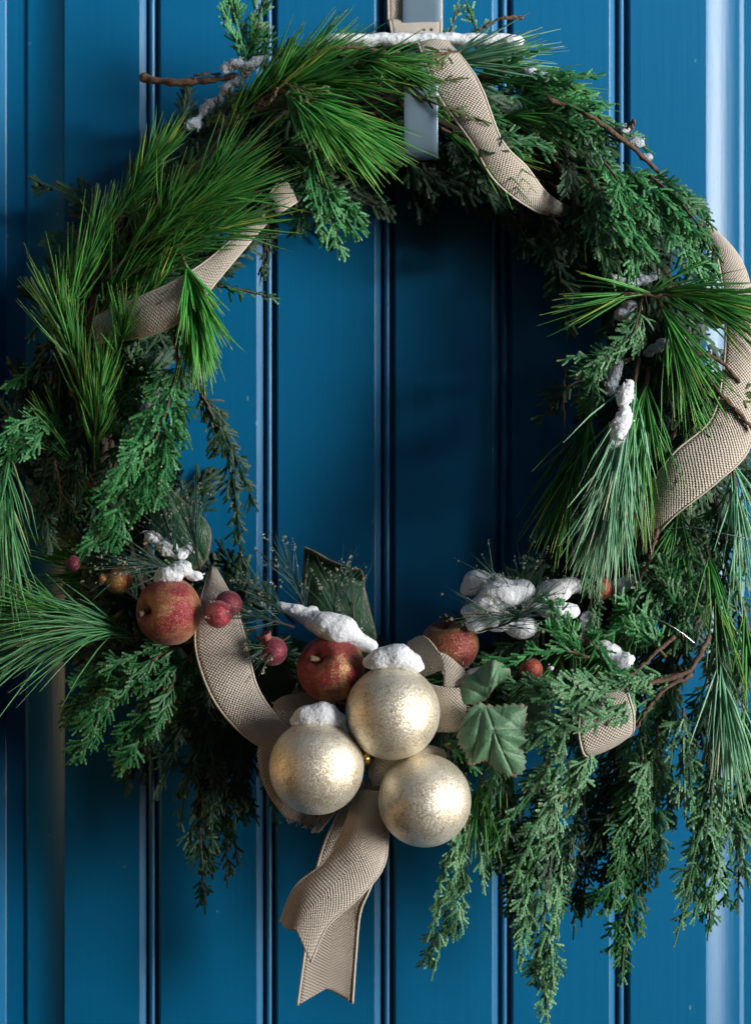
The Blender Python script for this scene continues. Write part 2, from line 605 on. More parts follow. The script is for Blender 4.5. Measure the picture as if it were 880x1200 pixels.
def pine(path, n, length, spread=(12, 42), mat='pine', seed=0, s0=0.1, droop=0.10, width=2.1, stem=1.8, label=None, flat=0.75, jit=9, parent=None, name='pine_sprig', along=0.25):
    """sprig of long needles in bundles along a stem; path in px/mm, length in px"""
    rnd = np.random.default_rng(seed)
    pts = spline(PA(path), 16)
    par = parent or wreath
    T = nrm(np.gradient(pts, axis=0))
    st = tube(name, pts, np.linspace(stem, stem * 0.45, 16) * 0.001, M['bark'], par, 6)
    if label:
        st['label'] = label
    s = s0 + (1 - s0) * rnd.random(n) ** 0.8
    idx = s * 15
    i0 = np.minimum(idx.astype(int), 14)
    fr = (idx - i0)[:, None]
    b = pts[i0] * (1 - fr) + pts[i0 + 1] * fr
    t = T[i0]
    rad = rnd.normal(0, 1, (n, 3))
    rad[:, 1] *= flat
    rad = nrm(rad - t * (rad * t).sum(1, keepdims=True))
    ang = np.radians(spread[0] + (spread[1] - spread[0]) * rnd.random(n) * (1 - 0.55 * np.maximum(0, s - 0.6) / 0.4))
    fd = t * np.cos(ang)[:, None] + rad * np.sin(ang)[:, None]
    k = 4
    base = np.repeat(b, k, 0) + rnd.normal(0, 0.0005, (n * k, 3))
    dirs = nrm(np.repeat(fd, k, 0) + rnd.normal(0, math.radians(jit), (n * k, 3)))
    stray = rnd.random(n * k) < 0.10
    dirs[stray] = nrm(dirs[stray] + rnd.normal(0, 0.24, (int(stray.sum()), 3)))
    L = px(length) * np.repeat(0.72 + 0.4 * rnd.random(n), k) * (0.92 + 0.16 * rnd.random(n * k))
    bend = np.repeat(t, k, 0) * (L * along)[:, None] + np.array((0, 0, -1.0)) * (L * droop)[:, None] + rnd.normal(0, 0.095, (n * k, 3)) * L[:, None]
    ymin = 0.004
    rr = width * 0.5e-3 * (0.75 + 0.5 * rnd.random(n * k))
    # needles may not run into the door
    end = base[:, 1] + dirs[:, 1] * L + bend[:, 1]
    over = np.maximum(0, end + ymin)
    dirs[:, 1] -= over / L
    V, F, var = needle_mesh(base, dirs, L, bend, rr, rnd)
    nd = obj_np('needles', V, F, M[mat], st, var=var)
    nd['kind'] = 'stuff'
    return st

def cedar_template(L, W, rnd, unit, step):
    """flat spray: list of chains, each a list of (along, across, angle) with its breadth"""
    out = []
    def chain(x, y, a, n, curve, wd):
        pts = []
        for i in range(n + 1):
            pts.append((x, y, a))
            x += math.cos(a) * unit
            y += math.sin(a) * unit
            a += curve
        out.append((pts, wd))
        return pts
    nl = max(3, int(L * 0.75 / unit))
    chain(L * 0.28, 0, 0, nl + 2, 0, 0.8)
    x = L * 0.03
    side = 1
    while x < L * 0.985:
        s = x / L
        ln = W * (0.34 + 0.66 * (1 - s) ** 0.7) * min(1, 0.45 + s * 4) * rnd.choice((0.5, 0.8, 1.0, 1.25)) * rnd.uniform(0.8, 1.15)
        a = side * math.radians(rnd.uniform(24, 42) - 8 * s)
        n = max(3, int(ln / unit))
        pts = chain(x, 0, a, n, -side * rnd.uniform(0.2, 0.7) / max(n, 6), 0.95)
        q = 1
        while q < n:
            for s2 in (1, -1):
                if rnd.random() < 0.82 and n > 3:
                    m = int(round(min(7, 1.5 + (n - q) * 0.62) * rnd.uniform(0.65, 1.15)))
                    if m < 2:
                        continue
                    xx, yy, aa = pts[min(n, q + (0 if s2 > 0 else 1))]
                    sub = chain(xx, yy, aa + s2 * math.radians(rnd.uniform(26, 38)), m, -s2 * 0.05, 1.0)
                    if m >= 5 and rnd.random() < 0.7:
                        xx, yy, aa = sub[2]
                        chain(xx, yy, aa + s2 * math.radians(30), m - 3, -s2 * 0.05, 0.95)
            q += 2 if rnd.random() < 0.55 else 3
        side = -side
        x += step * rnd.uniform(0.7, 1.3)
    return out

def cedar_arrays(pts, Ls, W, rnd, nr, unit, step, f, cup, size, seed, sag=0.0):
    T = nrm(np.gradient(pts, axis=0))
    nn = len(pts) - 1
    B = nrm(np.cross(f[None], T))
    N = nrm(np.cross(T, B))
    N[(N[:, 1] > 0)] *= -1
    B = np.cross(N, T)
    ch = cedar_template(Ls, px(W), rnd, unit * 0.001, step * 0.001)
    rows, first = [], []
    for ci, (p, wd) in enumerate(ch):
        n = len(p) - 1
        cr = rnd.random()
        for i in range(n):
            (x0, y0, a0), (x1, y1, a1) = p[i], p[i + 1]
            tap = 1 - 0.25 * i / n
            rows.append((x0, y0, a0, wd * tap * (0.55 if i == 0 else 0.70), i / n, cr, ci, 0))
            rows.append((x0 + (x1 - x0) * .78, y0 + (y1 - y0) * .78, a0, wd * tap * 1.06, (i + .78) / n, cr, ci, 1))
        x1, y1, a1 = p[-1]
        rows.append((x1 + math.cos(a1) * unit * .00025, y1 + math.sin(a1) * unit * .00025, a1, wd * 0.30, 1.0, cr, ci, 0))
    r = np.array(rows)
    x, y, a, wd, en, cr, ci, hi = r.T
    u = x / Ls * nn
    i0 = np.clip(u.astype(int), 0, nn - 1)
    fr = (u - i0)[:, None]
    pos = pts[i0] * (1 - fr) + pts[i0 + 1] * fr
    t, b, n = T[i0], B[i0], N[i0]
    w = -(y ** 2) * cup / px(max(W, 20)) * 0.5 + np.sin(x * 90 + np.sign(y) * 2.0 + seed) * np.minimum(np.abs(y), 0.02) * 0.28
    nch = int(ci.max()) + 1
    lift = nr.normal(0, 0.0011, nch)[ci.astype(int)]
    tilt = nr.normal(0, 0.34, nch)[ci.astype(int)]
    roll = nr.normal(0, 0.32, nch)[ci.astype(int)]
    pos = pos + b * y[:, None] + n * (w + lift + tilt * en * 0.004)[:, None] + np.array((0, 0, -1.0)) * (sag * np.abs(y))[:, None]
    pos[:, 1] = np.minimum(pos[:, 1], -0.003)
    d = nrm(t * np.cos(a)[:, None] + b * np.sin(a)[:, None])
    n = nrm(n + b * (np.sign(y) * 0.22)[:, None] + t * (tilt * .5)[:, None])
    b2 = nrm(np.cross(n, d))
    b2 = nrm(b2 + n * roll[:, None])
    n2 = np.cross(d, b2)
    n2[n2[:, 1] > 0] *= 1
    hw = unit * 0.001 * 0.47 * wd * size
    V = np.stack([pos - b2 * hw[:, None] - n2 * (hw * .16)[:, None], pos + n2 * (hw * (0.06 + .22 * hi))[:, None], pos + b2 * hw[:, None] - n2 * (hw * .16)[:, None]], 1).reshape(-1, 3)
    k = np.nonzero(ci[1:] == ci[:-1])[0]
    q = np.array([[0, 1, 4, 3], [1, 2, 5, 4]])
    F = (k[:, None, None] * 3 + q[None]).reshape(-1, 4)
    var = np.zeros((len(r), 3, 3))
    var[..., 0] = np.clip(0.55 * cr + 0.20 * nr.random(len(r)) + 0.50 * hi - 0.15, 0, 1)[:, None]
    var[..., 1] = en[:, None]
    var[..., 2] = (nr.random(nch) ** 3)[ci.astype(int)][:, None]
    return V, F, var.reshape(-1, 3)

def cedar(path, W, mat='cedar', seed=0, unit=2.35, step=5.4, face=(0.15, -1, 0.1), tilt=0.25, cup=0.6, size=1.18, parent=None, stem=1.2, label=None, sag=0.0, name='cedar_spray', stemmat='bark', bare=False, fan=0):
    rnd = random.Random(seed * 7 + 3)
    nr = np.random.default_rng(seed + 1000)
    par = parent or wreath
    W = W * 1.35
    pts = spline(PA(path), 24)
    Ls = np.linalg.norm(np.diff(pts, axis=0), axis=1).sum()
    f = np.array(face, float) + np.array((rnd.uniform(-tilt, tilt), 0, rnd.uniform(-tilt, tilt)))
    V, F, var = cedar_arrays(pts, Ls, W * (0.62 if fan else 1), rnd, nr, unit, step, f, cup, size, seed, sag)
    if fan:
        # side sprays of their own, drooping back towards the leader
        Vs, Fs, Rs, off = [V], [F], [var], len(V)
        T = nrm(np.gradient(pts, axis=0))
        for q in range(fan):
            u = 0.04 + 0.74 * (q + rnd.random() * 0.7) / fan
            i = int(u * 23)
            sd = 1 if q % 2 else -1
            t = T[i]
            b = nrm(np.cross((0, -1.0, 0), t))
            an = sd * R(rnd.uniform(10, 26))
            d0 = t * math.cos(an) + b * math.sin(an) + np.array((0, -rnd.uniform(-0.15, 0.35), 0))
            d1 = t * math.cos(an * .35) + b * math.sin(an * .35) + np.array((0, rnd.uniform(-.05, 0.2), 0))
            ln = (Ls * (1 - u) * rnd.uniform(0.26, 0.50) + 0.020)
            p2 = spline(np.array([pts[i], pts[i] + d0 * ln * .5, pts[i] + d0 * ln * .5 + d1 * ln * .5]), 24)
            p2[:, 1] = np.minimum(p2[:, 1], -0.006)
            f2 = f + np.array((rnd.uniform(-.5, .5), 0, rnd.uniform(-.4, .4)))
            v2, g2, r2 = cedar_arrays(p2, ln, W * rnd.uniform(0.42, 0.62), rnd, nr, unit, step, f2, cup, size, seed + q, sag)
            Vs.append(v2); Fs.append(g2 + off); Rs.append(r2); off += len(v2)
        V, F, var = np.vstack(Vs), np.vstack(Fs), np.vstack(Rs)
    if bare:
        return V, F, var
    st = tube(name, pts, np.linspace(stem, stem * 0.4, 24) * 0.001, M[stemmat], par, 5)
    if label:
        st['label'] = label
    fo = obj_np('foliage', V, F, M[mat], st, var=var)
    fo['kind'] = 'stuff'
    return st

def twig(path, r0, r1, mat='bark', seed=0, parent=None, name='twig', label=None, n=26):
    rnd = np.random.default_rng(seed)
    p = spline(PA(path), n) + rnd.normal(0, 0.0006, (n, 3))
    o = tube(name, p, np.linspace(r0, r1, n) * 0.001 * (1 + 0.16 * rnd.normal(0, 1, n)), M[mat], parent or wreath, 7)
    if label:
        o['label'] = label
    return o

# ------------------------------------------------------------------ the wreath
WC, WR = (447, 478), (342, 352)

def ring_pt(th, r=1.0, d=55):
    """clock angle th (0 = top, clockwise)"""
    return (WC[0] + math.sin(th) * WR[0] * r, WC[1] - math.cos(th) * WR[1] * r, d)

# the ring that everything is tied to: a bundle of wound vines
Vs, Fs, off = [], [], 0
rg = random.Random(5)
for k in range(13):
    ph, tw = rg.uniform(0, 6.28), rg.choice((-1, 1)) * rg.randint(3, 6)
    pts = []
    for i in range(121):
        th = 2 * math.pi * i / 120
        rr = 22 + 5 * math.sin(th * 3 + k)
        a = tw * th + ph
        pts.append(P(*ring_pt(th, 1 + rr * math.cos(a) / 345, 52 + rr * math.sin(a))))
    V, F = tube_arrays(np.array(pts), 0.0030, 6, cap=False)
    Vs.append(V); Fs.append(F + off); off += len(V)
obj_np('wreath_ring', np.vstack(Vs), np.vstack(Fs), M['bark_dark'], wreath)

rf = random.Random(11)
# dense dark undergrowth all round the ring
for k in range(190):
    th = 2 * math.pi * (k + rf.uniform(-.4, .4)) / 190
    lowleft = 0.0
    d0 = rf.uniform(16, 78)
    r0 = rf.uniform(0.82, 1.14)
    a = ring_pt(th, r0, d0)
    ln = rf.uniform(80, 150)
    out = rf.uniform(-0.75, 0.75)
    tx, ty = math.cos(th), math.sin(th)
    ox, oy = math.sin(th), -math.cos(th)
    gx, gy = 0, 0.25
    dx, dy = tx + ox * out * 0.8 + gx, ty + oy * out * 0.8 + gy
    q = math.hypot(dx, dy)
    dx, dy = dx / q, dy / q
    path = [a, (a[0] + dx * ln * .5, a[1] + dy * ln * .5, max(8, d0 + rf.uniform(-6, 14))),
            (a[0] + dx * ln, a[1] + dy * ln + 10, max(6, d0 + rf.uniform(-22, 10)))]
    cedar(path, rf.uniform(30, 44), rf.choice(('cedar_dark_shade', 'cedar_dark_shade', 'cedar_dark_shade', 'cedar')), 500 + k, step=6.5, unit=3.2, stemmat='bark_dark')
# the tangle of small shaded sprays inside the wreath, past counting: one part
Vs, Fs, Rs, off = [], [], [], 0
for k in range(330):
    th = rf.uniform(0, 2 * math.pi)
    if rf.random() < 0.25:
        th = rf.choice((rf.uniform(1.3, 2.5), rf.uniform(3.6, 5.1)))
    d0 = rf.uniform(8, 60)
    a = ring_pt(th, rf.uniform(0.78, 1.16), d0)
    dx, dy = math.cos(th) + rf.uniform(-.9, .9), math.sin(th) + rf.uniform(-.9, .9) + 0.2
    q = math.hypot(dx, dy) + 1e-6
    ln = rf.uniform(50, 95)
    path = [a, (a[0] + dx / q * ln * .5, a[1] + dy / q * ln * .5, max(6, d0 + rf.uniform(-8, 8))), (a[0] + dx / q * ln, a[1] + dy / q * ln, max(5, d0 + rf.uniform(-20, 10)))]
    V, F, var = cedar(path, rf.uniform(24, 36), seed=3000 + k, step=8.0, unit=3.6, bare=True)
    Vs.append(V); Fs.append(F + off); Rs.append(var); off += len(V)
ig = obj_np('inner_foliage', np.vstack(Vs), np.vstack(Fs), M['cedar_dark_shade'], wreath, var=np.vstack(Rs))
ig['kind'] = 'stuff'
for k in range(34):
    th = 2 * math.pi * (k + rf.uniform(-.4, .4)) / 34
    if 2.75 < th < 3.9:
        continue
    d0 = rf.uniform(45, 90)
    a = ring_pt(th, rf.uniform(0.92, 1.08), d0)
    tx, ty = math.cos(th), math.sin(th)
    o = rf.uniform(-.5, .5)
    dx, dy = tx + math.sin(th) * o, ty - math.cos(th) * o + 0.15
    ln = rf.uniform(50, 90)
    pine([a, (a[0] + dx * ln, a[1] + dy * ln, d0 + rf.uniform(-10, 15))], 14, rf.uniform(48, 70), (15, 50), 'pine', 700 + k)

# ---- the boughs one sees: long-needled pine
PINES = [
    # upper left, sweeping up to the right
    dict(path=[(95, 400, 70), (165, 300, 100), (252, 205, 122)], n=40, length=88, spread=(10, 38), mat='pine', seed=1, width=1.8, label='big pine sprig sweeping up to the right at upper left', droop=0.02),
    dict(path=[(120, 330, 90), (190, 265, 115), (262, 228, 128)], n=34, length=78, spread=(8, 34), mat='pine', seed=2, width=1.8, droop=0.04),
    dict(path=[(140, 330, 95), (205, 290, 118), (270, 262, 124)], n=26, length=66, spread=(8, 36), mat='pine', seed=3, width=1.8, droop=0.08),
    dict(path=[(105, 345, 70), (140, 255, 84), (178, 190, 84)], n=24, length=62, spread=(8, 34), mat='pine', seed=4, width=1.8, droop=-0.02),
    dict(path=[(60, 450, 75), (85, 350, 95), (110, 290, 100)], n=24, length=70, spread=(8, 34), mat='pine', seed=5, width=1.8, droop=-0.02),
    dict(path=[(110, 520, 80), (95, 440, 102), (72, 375, 108)], n=26, length=72, spread=(8, 32), mat='pine', seed=6, width=1.8, droop=-0.02, label='upright pine sprig at the left side of the wreath'),
    dict(path=[(110, 560, 85), (112, 500, 104), (118, 455, 106)], n=22, length=58, spread=(6, 28), mat='pine', seed=7, droop=-0.02),
    dict(path=[(130, 440, 86), (150, 385, 108), (178, 345, 112)], n=18, length=62, spread=(8, 38), mat='pine', seed=8, droop=0.0),
    # bright hanging tuft
    dict(path=[(212, 296, 118), (221, 322, 127), (226, 356, 128)], n=46, length=80, spread=(3, 25), mat='pine_bright', seed=9, s0=0.2, droop=0.10, width=2.5, along=0.1, label='bright green hanging pine tuft by the left ribbon', jit=4),
    # top
    dict(path=[(318, 100, 105), (352, 118, 120), (388, 138, 124)], n=58, length=86, spread=(6, 38), mat='pine_bright', seed=10, droop=0.12, label='bright green pine tuft left of the hanger'),
    dict(path=[(300, 120, 95), (352, 95, 112), (410, 92, 116)], n=40, length=74, spread=(8, 34), mat='pine', seed=11, droop=0.05),
    dict(path=[(250, 160, 80), (310, 105, 96), (362, 72, 96)], n=32, length=74, spread=(8, 30), mat='pine', seed=12, droop=-0.02),
    dict(path=[(500, 80, 72), (530, 72, 84), (556, 70, 84)], n=30, length=80, spread=(5, 26), mat='pine_cool', seed=13, droop=0.04),
    dict(path=[(396, 66, 112), (430, 70, 124), (462, 76, 126)], n=24, length=56, spread=(6, 34), mat='pine', seed=31, droop=0.12),
    dict(path=[(540, 95, 72), (590, 92, 84), (640, 108, 84)], n=26, length=72, spread=(8, 30), mat='pine', seed=14),
    # right side
    dict(path=[(745, 345, 108), (790, 342, 124), (835, 350, 128)], n=30, length=84, spread=(8, 44), mat='pine', seed=15, droop=0.14, label='pine sprig crossing the right ribbon'),
    dict(path=[(770, 345, 112), (735, 344, 122), (712, 345, 122)], n=6, length=84, spread=(6, 28), mat='pine', seed=16, droop=0.05),
    dict(path=[(770, 350, 110), (785, 385, 118), (800, 415, 118)], n=16, length=88, spread=(8, 34), mat='pine', seed=17, droop=0.12),
    dict(path=[(748, 420, 108), (736, 490, 124), (722, 560, 132)], n=62, length=94, spread=(5, 30), mat='pine_cool', seed=18, s0=0.2, droop=0.16, width=2.2, label='pale green pine tuft hanging on the right of the wreath', jit=4),
    dict(path=[(742, 480, 118), (726, 535, 130), (715, 570, 134)], n=32, length=88, spread=(4, 24), mat='pine_cool', seed=19, s0=0.3, droop=0.14, width=2.2, jit=4),
    dict(path=[(760, 430, 100), (752, 490, 110), (748, 540, 110)], n=18, length=96, spread=(5, 26), mat='pine', seed=20, droop=0.12),
    dict(path=[(700, 470, 80), (680, 520, 88), (668, 560, 88)], n=20, length=80, spread=(8, 32), mat='pine', seed=21, droop=0.1),
    dict(path=[(850, 520, 96), (862, 570, 108), (868, 620, 108)], n=16, length=80, spread=(8, 34), mat='pine_cool', seed=22, droop=0.16),
    dict(path=[(822, 620, 96), (838, 690, 110), (842, 740, 112)], n=10, length=74, spread=(6, 26), mat='pine', seed=23, droop=0.15),
    dict(path=[(838, 740, 104), (846, 800, 118), (850, 850, 120)], n=24, length=92, spread=(5, 26), mat='pine_cool', seed=24, droop=0.15, label='drooping pine sprig at the lower right edge'),
    dict(path=[(870, 700, 100), (880, 770, 112), (884, 830, 112)], n=10, length=78, spread=(5, 28), mat='pine', seed=25, droop=0.15),
    # left edge and lower left
    dict(path=[(16, 515, 80), (2, 565, 112), (6, 615, 116)], n=30, length=96, spread=(4, 24), mat='pine_mid', seed=26, droop=0.14),
    dict(path=[(168, 748, 92), (120, 738, 110), (70, 742, 116)], n=44, length=112, spread=(8, 34), mat='pine_mid', seed=27, droop=0.20, width=1.6, label='long-needled pine sprig spreading left at the lower left edge', along=0.05),
    dict(path=[(110, 740, 88), (60, 720, 104), (20, 712, 104)], n=26, length=98, spread=(8, 34), mat='pine', seed=28, droop=0.2),
    dict(path=[(565, 905, 90), (560, 945, 96)], n=8, length=74, spread=(6, 28), mat='pine', seed=29, droop=0.1),
    dict(path=[(600, 860, 88), (590, 900, 92)], n=8, length=70, spread=(6, 28), mat='pine', seed=30, droop=0.1),
]
for kw in PINES:
    pine(**kw)

# ---- the flat cedar sprays one sees
CEDARS = [
    # top left
    dict(path=[(288, 92, 60), (283, 50, 72), (268, -8, 78)], W=34, mat='cedar_mint', seed=1, fan=3),
    dict(path=[(292, 90, 60), (300, 50, 74), (308, -4, 80)], W=30, mat='cedar', seed=2, fan=3),
    dict(path=[(330, 95, 112), (365, 118, 130), (382, 182, 134)], W=34, mat='cedar_olive', seed=3, label='olive cedar tip on the upper left of the wreath'),
    dict(path=[(365, 180, 110), (385, 222, 122), (428, 268, 122)], W=34, mat='cedar_mint', seed=4, fan=5),
    dict(path=[(362, 180, 108), (378, 230, 120), (402, 294, 120)], W=34, mat='cedar_mint', seed=5, fan=5, label='cedar spray dangling into the opening at upper left'),
    dict(path=[(352, 195, 104), (356, 225, 112), (350, 262, 112)], W=26, mat='cedar', seed=6),
    dict(path=[(310, 225, 96), (314, 265, 100), (306, 325, 98)], W=18, mat='cedar_dark_shade', seed=7),
    dict(path=[(255, 335, 84), (285, 340, 88), (322, 349, 86)], W=13, mat='cedar', seed=8),
    dict(path=[(240, 150, 82), (290, 110, 96), (345, 90, 100)], W=30, mat='cedar_olive', seed=9),
    dict(path=[(205, 170, 70), (215, 135, 76), (218, 105, 74)], W=22, mat='cedar_dark_shade', seed=10),
    dict(path=[(410, 90, 116), (470, 98, 126), (540, 92, 126)], W=14, mat='cedar_olive', seed=11),
    dict(path=[(480, 110, 122), (520, 125, 130), (568, 142, 128)], W=15, mat='cedar_olive', seed=12, label='browning cedar tip lying across the ribbon at the top'),
    dict(path=[(300, 130, 100), (360, 110, 112), (430, 96, 114)], W=22, mat='cedar_olive', seed=13),
    # left side
    dict(path=[(212, 420, 110), (180, 520, 130), (100, 650, 134)], W=52, mat='cedar_mint', seed=14, fan=8, step=6.0, size=1.3, label='bright green cedar spray slanting down on the left of the wreath'),
    dict(path=[(215, 430, 108), (205, 500, 118), (168, 585, 120)], W=36, mat='cedar', seed=15, size=1.1),
    dict(path=[(212, 345, 108), (208, 420, 114), (214, 500, 112)], W=18, mat='cedar', seed=16),
    dict(path=[(222, 440, 70), (262, 505, 66), (298, 590, 50)], W=24, mat='cedar_dark_shade', seed=17, label='thin dark cedar spray drooping inside the opening'),
    dict(path=[(230, 450, 66), (268, 540, 60), (284, 665, 48)], W=24, mat='cedar_dark_shade', seed=18),
    dict(path=[(70, 480, 80), (40, 505, 96), (0, 548, 98)], W=38, mat='cedar_mint', seed=19, fan=5),
    dict(path=[(62, 430, 72), (36, 436, 84), (8, 450, 84)], W=22, mat='cedar', seed=20),
    dict(path=[(60, 520, 78), (52, 570, 90), (52, 640, 90)], W=34, mat='cedar_dark_shade', seed=21),
    dict(path=[(180, 470, 78), (150, 480, 86), (130, 520, 86)], W=34, mat='cedar_dark_shade', seed=22),
    dict(path=[(200, 440, 84), (178, 440, 92), (150, 432, 92)], W=30, mat='cedar_dark_shade', seed=23),
    # lower left
    dict(path=[(215, 752, 96), (160, 790, 116), (84, 888, 116)], W=50, mat='cedar', seed=24, fan=4, label='cedar spray fanning down at the lower left'),
    dict(path=[(230, 760, 94), (190, 820, 112), (140, 900, 108)], W=44, mat='cedar', seed=25, fan=4),
    dict(path=[(180, 760, 88), (120, 800, 100), (78, 850, 98)], W=40, mat='cedar', seed=26, fan=3),
    dict(path=[(250, 790, 88), (232, 880, 98), (240, 1058, 84)], W=44, mat='cedar_dark_shade', seed=27, fan=6, label='dark cedar spray hanging below the lower left'),
    dict(path=[(280, 810, 80), (272, 890, 88), (300, 960, 80)], W=40, mat='cedar_dark_shade', seed=29, fan=7),
    dict(path=[(265, 800, 80), (262, 900, 86), (266, 1030, 72)], W=36, mat='cedar_dark_shade', seed=30, fan=6),
    dict(path=[(300, 800, 78), (285, 870, 84), (250, 930, 78)], W=44, mat='cedar_dark_shade', seed=32, fan=6),
    # top right
    dict(path=[(560, 60, 60), (556, 30, 66), (545, 2, 66)], W=20, mat='cedar_grey', seed=33),
    dict(path=[(520, 62, 60), (530, 30, 64), (536, 6, 64)], W=15, mat='cedar_grey', seed=34),
    dict(path=[(560, 90, 84), (610, 80, 100), (690, 108, 100)], W=32, mat='cedar_mint', seed=35, fan=5),
    dict(path=[(590, 110, 88), (650, 110, 104), (728, 150, 104)], W=36, mat='cedar_mint', seed=36, fan=5),
    dict(path=[(610, 130, 92), (660, 140, 106), (720, 180, 106)], W=34, mat='cedar', seed=37, fan=5),
    dict(path=[(570, 120, 90), (585, 155, 104), (640, 175, 104)], W=30, mat='cedar', seed=38),
    dict(path=[(640, 110, 86), (700, 140, 98), (758, 175, 96)], W=26, mat='cedar', seed=39),
    dict(path=[(700, 180, 100), (735, 230, 118), (752, 300, 120)], W=38, mat='cedar_mint', seed=40, fan=6, label='fresh green cedar spray on the upper right of the wreath'),
    dict(path=[(730, 190, 100), (775, 245, 118), (838, 318, 120)], W=40, mat='cedar_mint', seed=41, fan=7),
    dict(path=[(690, 200, 96), (700, 260, 108), (718, 330, 108)], W=32, mat='cedar', seed=42, fan=6),
    dict(path=[(750, 200, 96), (795, 240, 108), (812, 300, 108)], W=34, mat='cedar', seed=43, fan=6),
    dict(path=[(660, 170, 84), (672, 230, 92), (668, 300, 88)], W=26, mat='cedar_dark_shade', seed=44),
    dict(path=[(530, 150, 76), (545, 185, 86), (565, 226, 84)], W=24, mat='cedar_dark_shade', seed=45),
    dict(path=[(640, 240, 70), (655, 270, 76), (660, 300, 72)], W=18, mat='cedar_dark_shade', seed=46),
    dict(path=[(560, 160, 118), (575, 175, 124), (590, 165, 126)], W=16, mat='cedar_dark_shade', seed=47),
    dict(path=[(700, 230, 108), (740, 275, 122), (745, 330, 124)], W=30, mat='cedar_mint', seed=48, fan=5),
    # right side
    dict(path=[(752, 350, 112), (738, 395, 124), (692, 425, 126)], W=30, mat='cedar_grey', seed=49, size=1.1, label='small pale cedar tip beside the snow at the right'),
    dict(path=[(742, 420, 104), (700, 430, 114), (692, 480, 114)], W=34, mat='cedar', seed=50, fan=5),
    dict(path=[(720, 440, 90), (670, 450, 96), (632, 492, 92)], W=28, mat='cedar_dark_shade', seed=51),
    dict(path=[(800, 420, 94), (806, 470, 100), (800, 520, 98)], W=34, mat='cedar_dark_shade', seed=52),
    dict(path=[(835, 470, 112), (858, 462, 122), (895, 470, 122)], W=26, mat='cedar_olive', seed=53),
    dict(path=[(700, 520, 84), (690, 580, 90), (690, 640, 88)], W=30, mat='cedar_dark_shade', seed=54),
    dict(path=[(790, 640, 92), (760, 690, 106), (728, 745, 106)], W=40, mat='cedar', seed=55, fan=6),
    dict(path=[(810, 610, 92), (800, 680, 104), (790, 760, 104)], W=40, mat='cedar', seed=56, fan=6),
    dict(path=[(836, 580, 92), (850, 660, 102), (868, 740, 102)], W=34, mat='cedar', seed=57, fan=6),
    dict(path=[(700, 640, 110), (692, 700, 118), (700, 760, 120)], W=24, mat='cedar', seed=58),
    dict(path=[(690, 745, 120), (720, 790, 134), (760, 812, 136)], W=24, mat='cedar_mint', seed=59),
    # lower right, pale
    dict(path=[(790, 790, 118), (700, 812, 142), (600, 800, 140)], W=42, mat='cedar_grey', seed=60, fan=4, size=1.3, label='pale grey green cedar spray reaching left towards the leaf'),
    dict(path=[(740, 796, 122), (684, 822, 146), (630, 918, 140)], W=46, mat='cedar_grey', seed=61, fan=4, size=1.3),
    dict(path=[(720, 830, 116), (690, 870, 128), (665, 950, 124)], W=40, mat='cedar_grey', seed=62, fan=4, size=1.15),
    dict(path=[(690, 770, 114), (650, 762, 124), (572, 775, 126)], W=28, mat='cedar_mint', seed=63, fan=2, size=1.1),
    dict(path=[(700, 755, 112), (668, 742, 124), (640, 700, 126)], W=24, mat='cedar_mint', seed=64),
    dict(path=[(780, 770, 112), (745, 735, 124), (700, 745, 124)], W=34, mat='cedar_mint', seed=65, fan=4),
    dict(path=[(800, 750, 108), (790, 700, 116), (745, 660, 116)], W=32, mat='cedar', seed=66, fan=3),
    # hanging ones along the bottom
    dict(path=[(545, 905, 100), (545, 985, 110), (508, 1136, 96)], W=34, mat='cedar_grey', seed=67, fan=7, size=1.1, label='narrow cedar tip hanging under the right bauble'),
    dict(path=[(590, 870, 96), (588, 940, 104), (572, 1024, 96)], W=34, mat='cedar_dark_shade', seed=68, fan=4),
    dict(path=[(668, 895, 100), (640, 1010, 108), (640, 1196, 86)], W=50, mat='cedar_grey', seed=70, fan=7, label='longest cedar spray hanging at the bottom of the wreath'),
    dict(path=[(640, 880, 96), (622, 980, 104), (605, 1110, 90)], W=40, mat='cedar_dark_shade', seed=71, fan=6),
    dict(path=[(755, 850, 108), (745, 960, 116), (728, 1142, 92)], W=50, mat='cedar', seed=73, fan=7),
    dict(path=[(830, 870, 116), (830, 960, 126), (792, 1096, 112)], W=46, mat='cedar_grey', seed=76, fan=6, size=1.15, label='pale cedar spray hanging in front of the right moulding'),
    dict(path=[(840, 890, 114), (840, 980, 122), (830, 1092, 108)], W=36, mat='cedar', seed=77, fan=5, size=1.15),
    dict(path=[(868, 900, 100), (866, 970, 106), (864, 1062, 96)], W=22, mat='cedar_dark_shade', seed=78),
    dict(path=[(800, 830, 116), (800, 880, 128), (802, 960, 124)], W=34, mat='cedar_grey', seed=79, fan=4, size=1.15),
    dict(path=[(870, 820, 100), (876, 880, 110), (880, 980, 106)], W=36, mat='cedar', seed=80, fan=7),
    dict(path=[(520, 872, 128), (540, 885, 136), (560, 902, 134)], W=22, mat='cedar_mint', seed=81),
    dict(path=[(560, 820, 96), (520, 860, 92), (540, 930, 90)], W=30, mat='cedar_dark_shade', seed=82),
    dict(path=[(470, 800, 70), (520, 820, 76), (590, 830, 78)], W=36, mat='cedar_dark_shade', seed=83),
    dict(path=[(330, 800, 70), (400, 830, 70), (470, 850, 72)], W=40, mat='cedar_dark_shade', seed=84),
    dict(path=[(300, 745, 72), (350, 790, 76), (420, 800, 76)], W=40, mat='cedar_dark_shade', seed=85),
    dict(path=[(560, 760, 76), (520, 780, 80), (460, 790, 78)], W=36, mat='cedar_dark_shade', seed=86),
    dict(path=[(340, 860, 70), (320, 920, 70), (322, 965, 60)], W=18, mat='cedar', seed=87),
